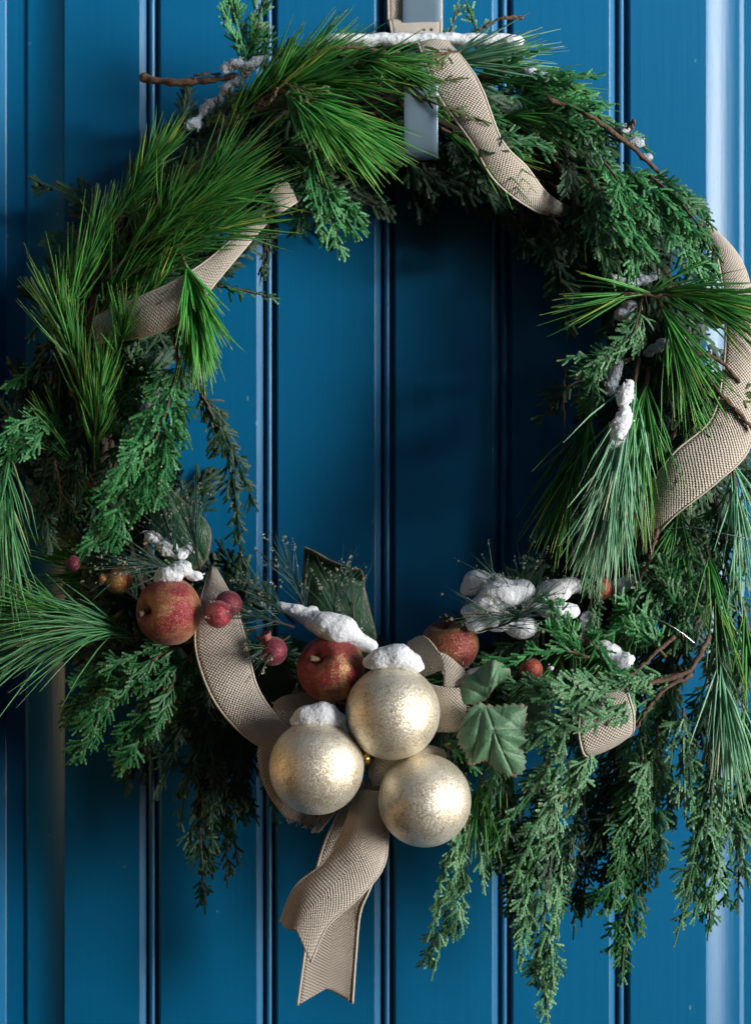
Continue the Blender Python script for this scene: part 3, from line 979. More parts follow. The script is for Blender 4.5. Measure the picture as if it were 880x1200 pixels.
    dict(path=[(640, 790, 80), (600, 830, 84), (560, 850, 80)], W=36, mat='cedar_dark_shade', seed=88),
    dict(path=[(662, 885, 94), (622, 980, 102), (604, 1100, 88)], W=40, mat='cedar', seed=105, fan=6),
    dict(path=[(690, 890, 92), (680, 980, 100), (672, 1090, 88)], W=42, mat='cedar_dark_shade', seed=106, fan=6),
    dict(path=[(775, 860, 98), (730, 960, 104), (694, 1062, 92)], W=42, mat='cedar_dark_shade', seed=107, fan=6),
    dict(path=[(770, 850, 108), (766, 940, 114), (752, 1040, 98)], W=44, mat='cedar_grey', seed=108, fan=6),
    dict(path=[(735, 850, 84), (715, 920, 90), (700, 990, 84)], W=44, mat='cedar_dark_shade', seed=109, fan=5),
    dict(path=[(585, 865, 96), (586, 940, 104), (572, 1024, 96)], W=34, mat='cedar', seed=110, fan=4),
    dict(path=[(180, 800, 84), (168, 860, 90), (150, 920, 84)], W=40, mat='cedar_dark_shade', seed=111, fan=5),
    dict(path=[(130, 400, 84), (120, 450, 96), (108, 520, 92)], W=30, mat='cedar_dark_shade', seed=100, fan=5),
    dict(path=[(165, 420, 80), (150, 500, 90), (128, 570, 84)], W=34, mat='cedar', seed=101, fan=5),
    dict(path=[(100, 480, 84), (88, 540, 94), (86, 620, 88)], W=34, mat='cedar_dark_shade', seed=102, fan=5),
    dict(path=[(140, 520, 84), (128, 580, 92), (118, 650, 86)], W=34, mat='cedar_dark_shade', seed=103, fan=5),
    dict(path=[(92, 330, 84), (70, 380, 92), (66, 450, 90)], W=30, mat='cedar_dark_shade', seed=104, fan=4),
    dict(path=[(835, 700, 70), (800, 760, 78), (770, 850, 74)], W=46, mat='cedar_dark_shade', seed=89),
    dict(path=[(860, 700, 66), (840, 780, 74), (812, 880, 70)], W=46, mat='cedar_dark_shade', seed=90),
    dict(path=[(800, 720, 60), (770, 780, 66), (730, 850, 62)], W=46, mat='cedar_dark_shade', seed=91),
    dict(path=[(870, 760, 60), (858, 830, 66), (850, 930, 60)], W=42, mat='cedar_dark_shade', seed=92),
    dict(path=[(790, 780, 84), (775, 850, 92), (745, 930, 88)], W=40, mat='cedar', seed=93, fan=7),
    dict(path=[(712, 795, 134), (700, 822, 142), (676, 872, 144)], W=20, mat='cedar_grey', seed=94, size=1.1),
    dict(path=[(150, 600, 60), (130, 640, 66), (100, 700, 60)], W=44, mat='cedar_dark_shade', seed=95),
    dict(path=[(170, 640, 60), (150, 690, 66), (140, 740, 60)], W=44, mat='cedar_dark_shade', seed=96),
    dict(path=[(760, 205, 110), (800, 240, 126), (842, 300, 126)], W=26, mat='cedar', seed=99),
    dict(path=[(395, 78, 126), (440, 74, 130), (500, 84, 128)], W=16, mat='cedar', seed=97),
    dict(path=[(540, 60, 104), (500, 66, 120), (462, 82, 124)], W=16, mat='cedar_olive', seed=98),
]
for kw in CEDARS:
    cedar(**kw)

TWIGS = [
    ([(166, 91, 60), (215, 97, 74), (280, 90, 80)], 3.6, 2.6, 'bark'),
    ([(226, 98, 76), (232, 88, 80), (258, 86, 80)], 1.2, 1.0, 'bark'),
    ([(300, 128, 110), (318, 118, 120), (326, 104, 122)], 1.5, 1.0, 'bark'),
    ([(345, 70, 108), (400, 56, 116), (470, 62, 116)], 1.6, 1.3, 'bark'),
    ([(560, 36, 70), (585, 22, 74), (612, 20, 74)], 1.4, 1.6, 'bark'),
    ([(206, 330, 122), (202, 375, 124), (210, 430, 118)], 2.2, 1.5, 'bark'),
    ([(210, 430, 112), (198, 470, 112), (180, 520, 108)], 1.6, 1.2, 'bark'),
    ([(640, 115, 110), (695, 138, 114), (760, 190, 112), (812, 250, 108)], 2.4, 1.6, 'bark'),
    ([(735, 150, 112), (742, 142, 116), (738, 158, 118)], 1.2, 1.0, 'bark'),
    ([(728, 345, 124), (770, 346, 128), (830, 340, 130)], 1.6, 1.2, 'bark'),
    ([(790, 410, 122), (838, 420, 126), (868, 448, 126)], 2.0, 1.4, 'bark'),
    ([(828, 442, 124), (852, 470, 128), (884, 505, 128)], 2.2, 1.6, 'bark'),
    ([(770, 620, 112), (762, 650, 116), (745, 690, 116)], 1.8, 1.2, 'bark'),
    ([(660, 815, 128), (710, 806, 134), (800, 790, 128), (830, 745, 118)], 1.5, 2.2, 'bark'),
    ([(690, 820, 128), (740, 790, 132), (790, 745, 124)], 1.2, 1.8, 'bark'),
    ([(740, 860, 126), (770, 815, 130), (810, 790, 124)], 1.2, 1.8, 'bark'),
    ([(662, 430, 96), (660, 500, 96), (668, 560, 92)], 1.0, 0.8, 'bark'),
    ([(65, 540, 100), (72, 575, 104), (88, 600, 104)], 1.1, 0.9, 'bark'),
]
for i, (p, a, b_, m_) in enumerate(TWIGS):
    twig(p, a, b_, m_, i)

# ------------------------------------------------------------------ hanger
def strap_mesh(name, cl, x0, x1, th, mat, parent, corner=0):
    """flat metal strap: cl is the side-view line [(py, mm)], x0..x1 its width in px; last end rounded"""
    line = spline_raw([(a, b) for a, b in cl], 8)
    V, F = [], []
    n = len(line)
    xs = np.linspace(0, 1, 7)
    tot = n - 1
    for i, (py, d) in enumerate(line):
        c = 0
        e = (n - 1 - i)
        for t in xs:
            w = 0
            V.append(P(x0 + (x1 - x0) * t, py + (corner * (abs(t - .5) * 2) ** 4 * max(0, 1 - e / 5.0)), d))
    m = len(xs)
    for i in range(n - 1):
        for j in range(m - 1):
            F.append([i * m + j, i * m + j + 1, (i + 1) * m + j + 1, (i + 1) * m + j])
    o = obj_np(name, np.array(V), np.array(F), mat, parent)
    s = o.modifiers.new('thickness', 'SOLIDIFY')
    s.thickness = th
    s.offset = 0
    bv = o.modifiers.new('edge', 'BEVEL')
    bv.width = 0.0006
    bv.segments = 2
    bv.limit_method = 'ANGLE'
    return o

hanger = thing('wreath_hanger', P(493, 190, 5), 'grey metal over-door hook holding up the top of the wreath', 'hook')
strap_mesh('back_strap', [(-700, 7), (-300, 7), (0, 8), (30, 8), (55, 8), (90, 9), (120, 10), (150, 14), (168, 24)], 472, 516, 0.0022, M['zinc'], hanger)
strap_mesh('hook_front', [(168, 24), (180, 45), (186, 80), (184, 102), (176, 114), (160, 119), (140, 121), (112, 122), (92, 122)], 473, 513, 0.0028, M['zinc'], hanger, corner=7)

# ------------------------------------------------------------------ burlap ribbon
def band(name, A, B, parent, bow=0.0, per=12, m=11, seed=0, cords=True, mat='burlap', wrinkle=0.7, thread=1.05, notch=0.0):
    """ribbon between two edge lines given in px/mm; bow in mm lifts its middle"""
    a = spline_raw(PA(A), per)
    b = spline_raw(PA(B), per)
    n = len(a)
    t = np.linspace(0, 1, m)
    G = a[:, None, :] * (1 - t)[None, :, None] + b[:, None, :] * t[None, :, None]
    if notch:
        ss = np.linspace(0, 1, n)
        for j in range(m):
            f = 1 - notch * (1 - abs(2 * t[j] - 1))
            G[:, j, :] = np.stack([np.interp(ss * f, ss, G[:, j, q]) for q in range(3)], 1)
    mid = (a + b) / 2
    T = nrm(np.gradient(mid, axis=0))
    Bv = nrm(b - a)
    N = nrm(np.cross(T, Bv))
    N[N[:, 1] > 0] *= -1
    prof = 1 - (2 * t - 1) ** 2
    G = G + N[:, None, :] * (bow * 0.001 * prof)[None, :, None]
    for i in range(n):
        for j in range(m):
            q = G[i, j]
            G[i, j] += N[i] * mnoise.noise(Vector(q * 38) + Vector((seed * 3.0, 0, 0))) * 0.001 * wrinkle * 2
    u = np.concatenate([[0], np.cumsum(np.linalg.norm(np.diff(mid, axis=0), axis=1))])
    w = np.linalg.norm(b - a, axis=1)
    wm = np.median(w)
    UV = np.stack([np.repeat(u[:, None], m, 1), np.repeat((t * wm)[None, :], n, 0)], -1).reshape(-1, 2)
    i = np.arange(n - 1)[:, None] * m
    j = np.arange(m - 1)[None, :]
    F = np.stack([i + j, i + j + 1, i + m + j + 1, i + m + j], -1).reshape(-1, 4)
    o = obj_np(name, G.reshape(-1, 3), F, M[mat], parent, uv=UV)
    s = o.modifiers.new('thickness', 'SOLIDIFY')
    s.thickness = 0.0009
    s.offset = 0
    if cords:
        for e in (0, m - 1):
            V, Fc = tube_arrays(G[:, e, :], thread * 0.001, 6)
            obj_mixed('edge_cord', V, Fc, M['thread'], o)
    return o

def fray(pts_dirs, parent, seed, n, L=9, name='loose_thread'):
    rnd = np.random.default_rng(seed)
    Vs, Fs, off = [], [], 0
    (p0, p1, dr) = pts_dirs
    p0, p1 = P(*p0), P(*p1)
    dr = np.array(dr, float)
    for i in range(n):
        t = rnd.random()
        b = p0 * (1 - t) + p1 * t
        d = nrm(dr + rnd.normal(0, .35, 3))
        l = px(L) * rnd.uniform(.4, 1.1)
        path = np.array([b, b + d * l * .5 + rnd.normal(0, .0006, 3), b + d * l + rnd.normal(0, .0012, 3)])
        V, F = tube_arrays(path, 0.00038, 4)
        Vs.append(V); Fs.append(F + off); off += len(V)
    o = obj_mixed(name, np.vstack(Vs), np.vstack(Fs), M['thread'], parent)
    o['kind'] = 'stuff'
    return o

ribbon = thing('ribbon', P(460, 470, 90), 'beige burlap ribbon wound in loops around the wreath', 'ribbon')
band('ribbon_band', [(455, -700, 3), (455, -300, 3), (455, 0, 4), (457, 25, 8), (462, 55, 30)], [(518, -700, 3), (518, -300, 3), (517, 0, 4), (517, 25, 8), (516, 55, 30)], ribbon, 0, seed=1)
band('ribbon_band', [(490, 50, 96), (500, 78, 112), (516, 116, 118), (552, 166, 122), (580, 212, 116), (622, 244, 86), (648, 252, 60)],
     [(522, 48, 96), (548, 76, 112), (566, 108, 122), (588, 165, 126), (617, 196, 116), (640, 226, 86), (668, 246, 60)], ribbon, 3, seed=2)
band('ribbon_band', [(330, 208, 70), (296, 255, 100), (262, 290, 118), (212, 326, 126), (160, 350, 116), (112, 372, 84)],
     [(348, 236, 70), (312, 262, 102), (272, 308, 122), (214, 374, 130), (170, 394, 120), (112, 402, 84)], ribbon, 3, seed=3)
band('ribbon_band', [(816, 262, 78), (828, 284, 92), (842, 310, 104), (850, 380, 118), (846, 440, 122), (832, 492, 122), (790, 530, 118), (764, 566, 104), (748, 600, 84)],
     [(822, 258, 78), (850, 282, 92), (873, 318, 104), (886, 385, 116), (890, 448, 118), (878, 524, 122), (838, 566, 122), (790, 604, 108), (762, 636, 84)], ribbon, 4, seed=4)
band('ribbon_band', [(246, 668, 84), (234, 712, 104), (230, 762, 118), (252, 822, 124), (292, 866, 122), (330, 884, 118)],
     [(253, 666, 84), (274, 706, 104), (288, 752, 116), (302, 806, 122), (330, 846, 120), (352, 858, 116)], ribbon, 3, seed=5)
band('ribbon_band', [(692, 806, 118), (681, 832, 144), (678, 858, 150), (683, 882, 146), (690, 886, 118), (694, 876, 100)],
     [(730, 786, 114), (736, 814, 142), (742, 836, 148), (742, 856, 144), (736, 862, 116), (730, 856, 100)], ribbon, 2, seed=6)

bow = thing('bow', P(440, 905, 112), 'burlap bow with frayed loops and two notched tails under the gold baubles', 'bow')
band('bow_tail', [(420, 915, 104), (392, 962, 104), (373, 1012, 96), (365, 1070, 90), (357, 1120, 86), (349, 1178, 82)],
     [(456, 915, 104), (450, 1000, 104), (434, 1040, 98), (422, 1070, 92), (417, 1120, 88), (413, 1176, 82)], bow, -3, seed=11, notch=0.06)
band('bow_tail', [(418, 925, 124), (404, 968, 132), (380, 1010, 136), (350, 1035, 136), (337, 1058, 132), (329, 1080, 126)],
     [(450, 930, 126), (454, 980, 136), (448, 1018, 140), (420, 1052, 142), (384, 1085, 140), (364, 1128, 132)], bow, 9, seed=12, notch=0.10)
# upper bow loops to the right, with frayed ends
l1 = band('bow_loop', [(478, 752, 100), (495, 745, 112), (512, 762, 122), (520, 792, 124), (516, 830, 118)],
          [(470, 790, 96), (490, 795, 104), (536, 780, 122), (545, 800, 124), (530, 850, 112)], bow, 2, seed=13, cords=False)
l2 = band('bow_loop', [(500, 800, 118), (520, 805, 126), (536, 806, 128), (545, 806, 126)],
          [(495, 858, 116), (515, 858, 124), (532, 858, 128), (545, 856, 126)], bow, 2, seed=14, cords=False)
fray(((540, 778, 122), (546, 802, 124), (1, -.3, 0.2)), l1, 1, 16)
fray(((545, 806, 126), (545, 856, 126), (1, -.2, 0)), l2, 2, 22)
# left loops behind the left bauble
l3 = band('bow_loop', [(392, 812, 96), (360, 812, 106), (335, 815, 112), (322, 822, 112)],
          [(392, 838, 100), (360, 842, 110), (340, 850, 116), (312, 862, 116)], bow, 2, seed=15, cords=False)
l4 = band('bow_loop', [(330, 836, 112), (310, 854, 118), (302, 888, 120), (312, 926, 116), (333, 957, 108)],
          [(372, 850, 104), (352, 866, 108), (350, 890, 108), (360, 930, 106), (374, 968, 104)], bow, 3, seed=16, cords=False)
fray(((326, 822, 112), (312, 862, 116), (-.6, -.3, .4)), l3, 3, 16, 8)
fray(((333, 955, 108), (374, 966, 104), (-.1, -.2, -1)), l4, 4, 30, 9)
band('bow_loop', [(376, 952, 104), (372, 962, 104), (366, 976, 100)], [(396, 944, 104), (386, 960, 104), (372, 976, 100)], bow, 0, seed=17)
band('knot', [(436, 892, 116), (446, 882, 126), (470, 876, 126), (500, 874, 122), (520, 880, 114)],
     [(436, 920, 116), (450, 918, 126), (472, 912, 128), (500, 888, 124), (520, 890, 114)], bow, 4, seed=18)

# ------------------------------------------------------------------ baubles, apples, berries
def lathe(prof, axis, center, seg=48):
    """prof: list of (radius, height) along the axis; returns arrays"""
    ax = Vector(axis).normalized()
    q = Vector((0, 0, 1)).rotation_difference(ax).to_matrix()
    Mx = np.array(q)
    prof = np.asarray(prof, float)
    a = np.arange(seg) * 2 * math.pi / seg
    V = np.stack([prof[:, None, 0] * np.cos(a), prof[:, None, 0] * np.sin(a), np.repeat(prof[:, 1:2], seg, 1)], -1).reshape(-1, 3)
    V = V @ Mx.T + center
    n = len(prof)
    i = np.arange(n - 1)[:, None] * seg
    j = np.arange(seg)[None, :]
    k = (j + 1) % seg
    F = np.stack([i + j, i + k, i + seg + k, i + seg + j], -1).reshape(-1, 4)
    return V, F

def sphere_prof(r, n=32):
    return [(max(1e-5, r * math.sin(math.pi * i / n)), -r * math.cos(math.pi * i / n)) for i in range(n + 1)]

def bauble(x, y, d, rpx, axis, label, seed):
    c = P(x, y, d)
    r = rpx * S * (D - d * .001) / D
    t = thing('bauble', c, label, 'bauble', 'gold baubles in the middle of the bow')
    V, F = lathe(sphere_prof(r, 40), axis, c, 64)
    obj_np('ball', V, F, mat_bauble('mottled_gold_glass', seed), t)
    ax = np.array(Vector(axis).normalized())
    k = r * 0.17
    prof = [(k, r * 0.975), (k * 1.02, r * 1.03), (k, r * 1.13), (k * .93, r * 1.15), (1e-5, r * 1.155)]
    V, F = lathe(prof, axis, c, 24)
    cap = obj_np('cap', V, F, M['gold'], t)
    p = Vector(axis).orthogonal().normalized()
    a = np.linspace(0, 2 * math.pi, 20)
    loop = c + ax * r * 1.15 + np.outer(np.cos(a), np.array(p)) * r * 0.09 + np.outer(np.sin(a) + .7, ax) * r * 0.09
    tube('loop', loop, 0.0004, M['gold'], cap, 5)
    return t

bauble(460, 835, 142, 55.5, (-0.35, 0.55, -0.75), 'gold bauble on top of the three, with a cap of snow', 1)
bauble(371, 899, 146, 55.5, (0.92, 0.30, 0.14), 'gold bauble on the left of the three, below the middle apple', 2)
bauble(497.5, 938, 142, 54.5, (-0.55, 0.70, 0.45), 'lowest gold bauble, in front of the cedar and bare of snow', 3)

def apple(x, y, d, rpx, axis, label, mat, seed, stem=True):
    c = P(x, y, d)
    r = rpx * S * (D - d * .001) / D
    t = thing('apple', c, label, 'apple', 'glittered apples on the wreath')
    prof = []
    n = 40
    for i in range(n + 1):
        a = math.pi * i / n
        rad = r * math.sin(a) * (1.0 + 0.05 * math.cos(a))
        h = -r * 0.95 * math.cos(a)
        if a > math.pi * 0.72:
            q = (a - math.pi * 0.72) / (math.pi * 0.28)
            h -= r * 0.42 * q ** 2.2
        if a < math.pi * 0.2:
            q = 1 - a / (math.pi * 0.2)
            h += r * 0.16 * q ** 2
        prof.append((max(1e-5, rad), h))
    V, F = lathe(prof, axis, c, 56)
    rel = V - c
    for i in range(len(V)):
        V[i] = c + rel[i] * (1 + 0.05 * mnoise.noise(Vector(rel[i] * 22) + Vector((seed * 4.0, 0, 0))))
    obj_np('flesh', V, F, mat, t)
    if stem:
        ax = np.array(Vector(axis).normalized())
        side = np.array(Vector(axis).orthogonal().normalized())
        pth = np.array([c + ax * r * .50, c + ax * r * .78 + side * r * .04, c + ax * r * 1.08 + side * r * .14])
        tube('stem', spline(pth, 8), np.linspace(0.0016, 0.0026, 8), M['bark'], t, 7)
    return t

RED = dict(red=(0.30, 0.030, 0.038), gold=(0.46, 0.25, 0.10), dark=(0.16, 0.012, 0.022))
apple(198, 716, 122, 40, (-0.80, -0.62, 0.02), 'red glittered apple under the left tinsel pick, left of the ribbon', mat_fruit('glitter_apple_crimson', RED['red'], RED['gold'], RED['dark'], 1), 1)
apple(387, 782, 122, 40, (-0.45, -0.80, 0.40), 'red and gold glittered apple just above the left bauble, with snow on it', mat_fruit('glitter_apple_gold', (0.30, 0.038, 0.034), (0.52, 0.33, 0.13), (0.20, 0.015, 0.02), 2), 2)
apple(527, 756, 92, 34, (-0.25, -0.35, 0.90), 'dark red apple in the shade behind the frayed bow loop', mat_fruit('glitter_apple_dull', (0.22, 0.035, 0.025), (0.36, 0.18, 0.07), (0.10, 0.012, 0.012), 3), 3)

def berry(x, y, d, rpx, axis, label, mat, seed, nub=True):
    c = P(x, y, d)
    r = rpx * S * (D - d * .001) / D
    t = thing('berry', c, label, 'berry', 'glittered berries on the wreath')
    V, F = lathe(sphere_prof(r, 20), axis, c, 28)
    obj_np('skin', V, F, mat, t)
    if nub:
        prof = [(r * .40, r * .86), (r * .36, r * 1.08), (r * .50, r * 1.38), (r * .42, r * 1.40), (r * .2, r * 1.15), (1e-5, r * 1.1)]
        V, F = lathe(prof, axis, c, 16)
        V = V + np.random.default_rng(seed).normal(0, r * 0.03, V.shape)
        obj_np('calyx', V, F, mat, t)
    return t

PINK = mat_fruit('glitter_berry_pink', (0.42, 0.05, 0.075), (0.60, 0.30, 0.22), (0.24, 0.02, 0.035), 4)
PLUM = mat_fruit('glitter_berry_plum', (0.20, 0.022, 0.045), (0.34, 0.14, 0.12), (0.10, 0.01, 0.022), 5)
ORNG = mat_fruit('glitter_berry_orange', (0.40, 0.13, 0.035), (0.55, 0.28, 0.08), (0.22, 0.06, 0.018), 6)
RUST = mat_fruit('glitter_berry_rust', (0.34, 0.06, 0.03), (0.46, 0.20, 0.06), (0.16, 0.03, 0.015), 7)
berry(256, 720, 138, 16.5, (0.6, 0.5, 0.5), 'pink berry in front of the ribbon, right of the left apple', PINK, 1, False)
berry(268, 708, 122, 16, (0.5, 0.8, 0.3), 'crimson berry half hidden behind the pink one', PLUM, 2, False)
berry(320, 763, 126, 17, (-0.42, -0.25, 0.87), 'plum coloured berry with a nub, left of the middle apple', PLUM, 3)
berry(140, 681, 106, 16, (-0.95, -0.25, 0.12), 'orange brown berry under the tinsel needles at the left', ORNG, 4)
berry(86, 660, 92, 9, (0, 0, 1), 'tiny dark red berry in the shade at the far left', PLUM, 5, False)
berry(622, 785, 116, 14, (0.4, 0.8, -0.3), 'rust red berry between the leaf and the pale cedar', RUST, 6, False)
berry(704, 690, 100, 14, (0.4, 0.8, -0.3), 'rust brown berry under the pale hanging pine tuft', RUST, 7, False)

# ------------------------------------------------------------------ leaves
def leaf(name, outline, centre, dcen, drim, label, mat, veins, seed, tooth=3.4, pucker=1.2, rings=18, curl=None, cat='leaf'):
    """outline px list (closed), a domed and quilted blade with serrated rim; veins: list of ((x,y),(x,y))"""
    rnd = random.Random(seed)
    pts = np.array(list(outline) + [outline[0]], float)
    q = spline_raw(np.column_stack([pts, np.zeros(len(pts))]), 12)[:-1, :2]
    n = len(q)
    cen = np.array(centre, float)
    rows = []
    for r in range(rings + 1):
        t = r / rings
        g = cen + (q - cen) * t
        if r == rings and tooth:
            dirn = nrm(q - cen)
            saw = np.array([((i % 6) / 5.0) for i in range(n)])
            g = g + dirn * (tooth * (saw - 0.5))[:, None]
        rows.append(g)
    G = np.vstack(rows)
    t = np.repeat(np.arange(rings + 1) / rings, n)
    vd = np.full(len(G), 1e9)
    for (a, b) in veins:
        a, b = np.array(a, float), np.array(b, float)
        ab = b - a
        u = np.clip(((G - a) @ ab) / (ab @ ab), 0, 1)
        dist = np.linalg.norm(G - (a + u[:, None] * ab), axis=1)
        vd = np.minimum(vd, dist / (1.15 - 0.5 * u))
    vein = np.exp(-(vd / 1.7) ** 2)
    d = dcen + (drim - dcen) * t ** 1.6 - vein * pucker * 0.9 + np.minimum(vd, 8) * 0.12 * pucker
    if curl is not None:
        d = d + np.array([curl(x, y) for x, y in G])
    for i in range(len(G)):
        d[i] += 1.2 * mnoise.noise(Vector((G[i, 0] * .06, G[i, 1] * .06, seed)))
    V = np.array([P(x, y, dd) for (x, y), dd in zip(G, d)])
    i = np.arange(rings)[:, None] * n
    j = np.arange(n)[None, :]
    k = (j + 1) % n
    F = np.stack([i + j, i + n + j, i + n + k, i + k], -1).reshape(-1, 4)
    var = np.column_stack([vein * 0.8, t, np.zeros(len(t))])
    o = obj_np(name, V, F, mat, var=var)
    s = o.modifiers.new('thickness', 'SOLIDIFY')
    s.thickness = 0.0007
    return tag(o, label, cat, 'broad leaves on the wreath')

def cp(x, y):
    return (500 + x / 3.385, 620 + y / 3.385)
b0 = cp(228, 690)
leaf('leaf', [cp(200, 686), cp(160, 720), cp(124, 800), cp(128, 860), cp(150, 885), cp(172, 938), cp(215, 925), cp(240, 925), cp(275, 955), cp(330, 985), cp(380, 965), cp(392, 915), cp(385, 880), cp(443, 848), cp(415, 810), cp(395, 760), cp(392, 700), cp(330, 694), cp(270, 700)],
     cp(268, 810), 154, 142, 'large serrated grey green leaf right of the baubles', M['leaf'],
     [(b0, cp(290, 860)), (cp(290, 860), cp(340, 970)), (b0, cp(180, 925)), (b0, cp(435, 848)), (b0, cp(135, 800)), (b0, cp(385, 705)),
      (cp(262, 790), cp(250, 915)), (cp(300, 880), cp(385, 905)), (cp(265, 790), cp(390, 790))], 3)
leaf('leaf', [cp(140, 600), cp(190, 570), cp(250, 522), cp(300, 535), cp(330, 560), cp(320, 590), cp(270, 625), cp(240, 670), cp(200, 690), cp(145, 690), cp(135, 640)],
     cp(220, 620), 138, 131, 'smaller curled leaf above the large serrated leaf', M['leaf'],
     [(cp(232, 690), cp(275, 545)), (cp(236, 665), cp(140, 620)), (cp(245, 630), cp(320, 575))], 4, tooth=0.8, curl=lambda x, y: 9 * math.exp(-((x - 578) / 8) ** 2) - 4)
leaf('leaf', [(357, 640), (372, 647), (388, 656), (408, 664), (424, 668), (428, 690), (434, 716), (441, 748), (432, 770), (398, 752), (370, 726), (356, 690)],
     (398, 712), 84, 78, 'dark glossy leaf with a curled brown rim behind the middle apple', M['leaf_dark'],
     [((362, 645), (425, 755)), ((385, 690), (425, 690)), ((400, 715), (370, 720))], 5, tooth=0, curl=lambda x, y: 20 * max(0, 1 - abs((y - 640) - 0.42 * (x - 357)) / 14.0) ** 1.3)
leaf('leaf', [(190, 560), (206, 578), (222, 592), (240, 608), (248, 628), (240, 660), (214, 668), (186, 640), (178, 600)],
     (212, 622), 96, 90, 'dark leaf tucked behind the left tinsel pick', M['leaf_dark'],
     [((190, 562), (238, 655)), ((205, 600), (240, 612))], 6, tooth=0)
leaf('leaf', [cp(385, 700), cp(420, 690), cp(480, 700), cp(490, 740), cp(470, 785), cp(430, 800), cp(400, 775)], cp(440, 745), 112, 108, 'small shaded leaf behind the large serrated leaf', M['leaf'],
     [(cp(390, 705), cp(475, 785))], 7, tooth=1.0)
leaf('leaf', [(278, 782), (300, 772), (330, 778), (345, 800), (330, 830), (300, 830), (282, 812)], (312, 802), 96, 92, 'dark leaf in the shade below the plum berry', M['leaf_dark'],
     [((280, 785), (335, 825))], 8, tooth=0)

# ------------------------------------------------------------------ tinsel picks
def pick(paths, label, seed, n=60, length=60, spread=(6, 36), beads=2.6, droop=0.02):
    rnd = np.random.default_rng(seed)
    t = thing('tinsel_pick', P(*paths[0][0]), label, 'pine pick', 'glitter tipped artificial pine picks')
    gb, gs = [], []
    for bi, path in enumerate(paths):
        pts = spline(PA(path), 10)
        T = nrm(np.gradient(pts, axis=0))
        st = tube('sprig', pts, np.linspace(.0011, .0006, 10), M['bark_dark'], t, 5)
        s = 0.12 + 0.88 * rnd.random(n)
        idx = s * 9
        i0 = np.minimum(idx.astype(int), 8)
        fr = (idx - i0)[:, None]
        b = pts[i0] * (1 - fr) + pts[i0 + 1] * fr
        tt = T[i0]
        rad = rnd.normal(0, 1, (n, 3))
        rad = nrm(rad - tt * (rad * tt).sum(1, keepdims=True))
        a = np.radians(spread[0] + (spread[1] - spread[0]) * rnd.random(n))
        d = nrm(tt * np.cos(a)[:, None] + rad * np.sin(a)[:, None])
        L = px(length) * (0.6 + 0.55 * rnd.random(n))
        bend = rnd.normal(0, 0.05, (n, 3)) * L[:, None] + np.array((0, 0, -1.)) * (L * droop)[:, None]
        V, F, var = needle_mesh(b, d, L, bend, np.full(n, 0.00042), rnd)
        nd = obj_np('needles', V, F, M['pick'], st, var=var)
        nd['kind'] = 'stuff'
        cnt = rnd.poisson(beads, n)
        cnt[rnd.random(n) < 0.35] = 0
        for q in range(n):
            for z in range(cnt[q]):
                u = 1 - abs(rnd.normal(0, 0.07)) - 0.02 * z
                gb.append(b[q] + d[q] * L[q] * u + bend[q] * u * u + rnd.normal(0, 0.0006, 3))
                gs.append(rnd.uniform(0.0005, 0.0011))
    gb, gs = np.array(gb), np.array(gs)
    oc = np.array([(1, 0, 0), (-1, 0, 0), (0, 1, 0), (0, -1, 0), (0, 0, 1), (0, 0, -1)], float)
    of = np.array([(0, 2, 4), (2, 1, 4), (1, 3, 4), (3, 0, 4), (2, 0, 5), (1, 2, 5), (3, 1, 5), (0, 3, 5)])
    V = (gb[:, None] + oc[None] * gs[:, None, None] * rnd.uniform(.7, 1.4, (len(gb), 1, 3))).reshape(-1, 3)
    F = (of[None] + (np.arange(len(gb)) * 6)[:, None, None]).reshape(-1, 3)
    g = obj_np('glitter', V, F, M['glitter'], t, smooth=False)
    g['kind'] = 'stuff'
    return t

pick([[(215, 672, 116), (205, 640, 122), (190, 600, 120)], [(235, 668, 112), (228, 640, 118), (225, 610, 116)], [(212, 668, 122), (180, 662, 136), (150, 664, 140)]],
     'glitter tipped pine pick rising behind the left apple', 1, n=46, length=62)
pick([[(345, 730, 106), (325, 712, 116), (310, 695, 118)], [(360, 730, 106), (352, 700, 112), (340, 670, 112)], [(395, 742, 106), (392, 715, 108), (396, 690, 106)], [(425, 752, 104), (415, 730, 108), (410, 705, 106)]],
     'glitter tipped pine pick behind the middle apple and leaf', 2, n=34, length=58, beads=3.4)
pick([[(345, 735, 124), (310, 725, 136), (285, 722, 142)], [(340, 745, 120), (315, 760, 132), (298, 755, 136)]],
     'small glitter tipped pine pick left of the middle apple', 3, n=20, length=52, beads=3.0)
pick([[(640, 720, 110), (605, 722, 126), (570, 720, 134)], [(640, 712, 110), (600, 695, 120), (575, 675, 124)], [(560, 740, 114), (600, 728, 126), (630, 700, 130)], [(600, 735, 110), (610, 700, 114), (618, 680, 114)]],
     'glitter tipped pine pick over the snow at the lower right', 4, n=40, length=56, spread=(8, 44))

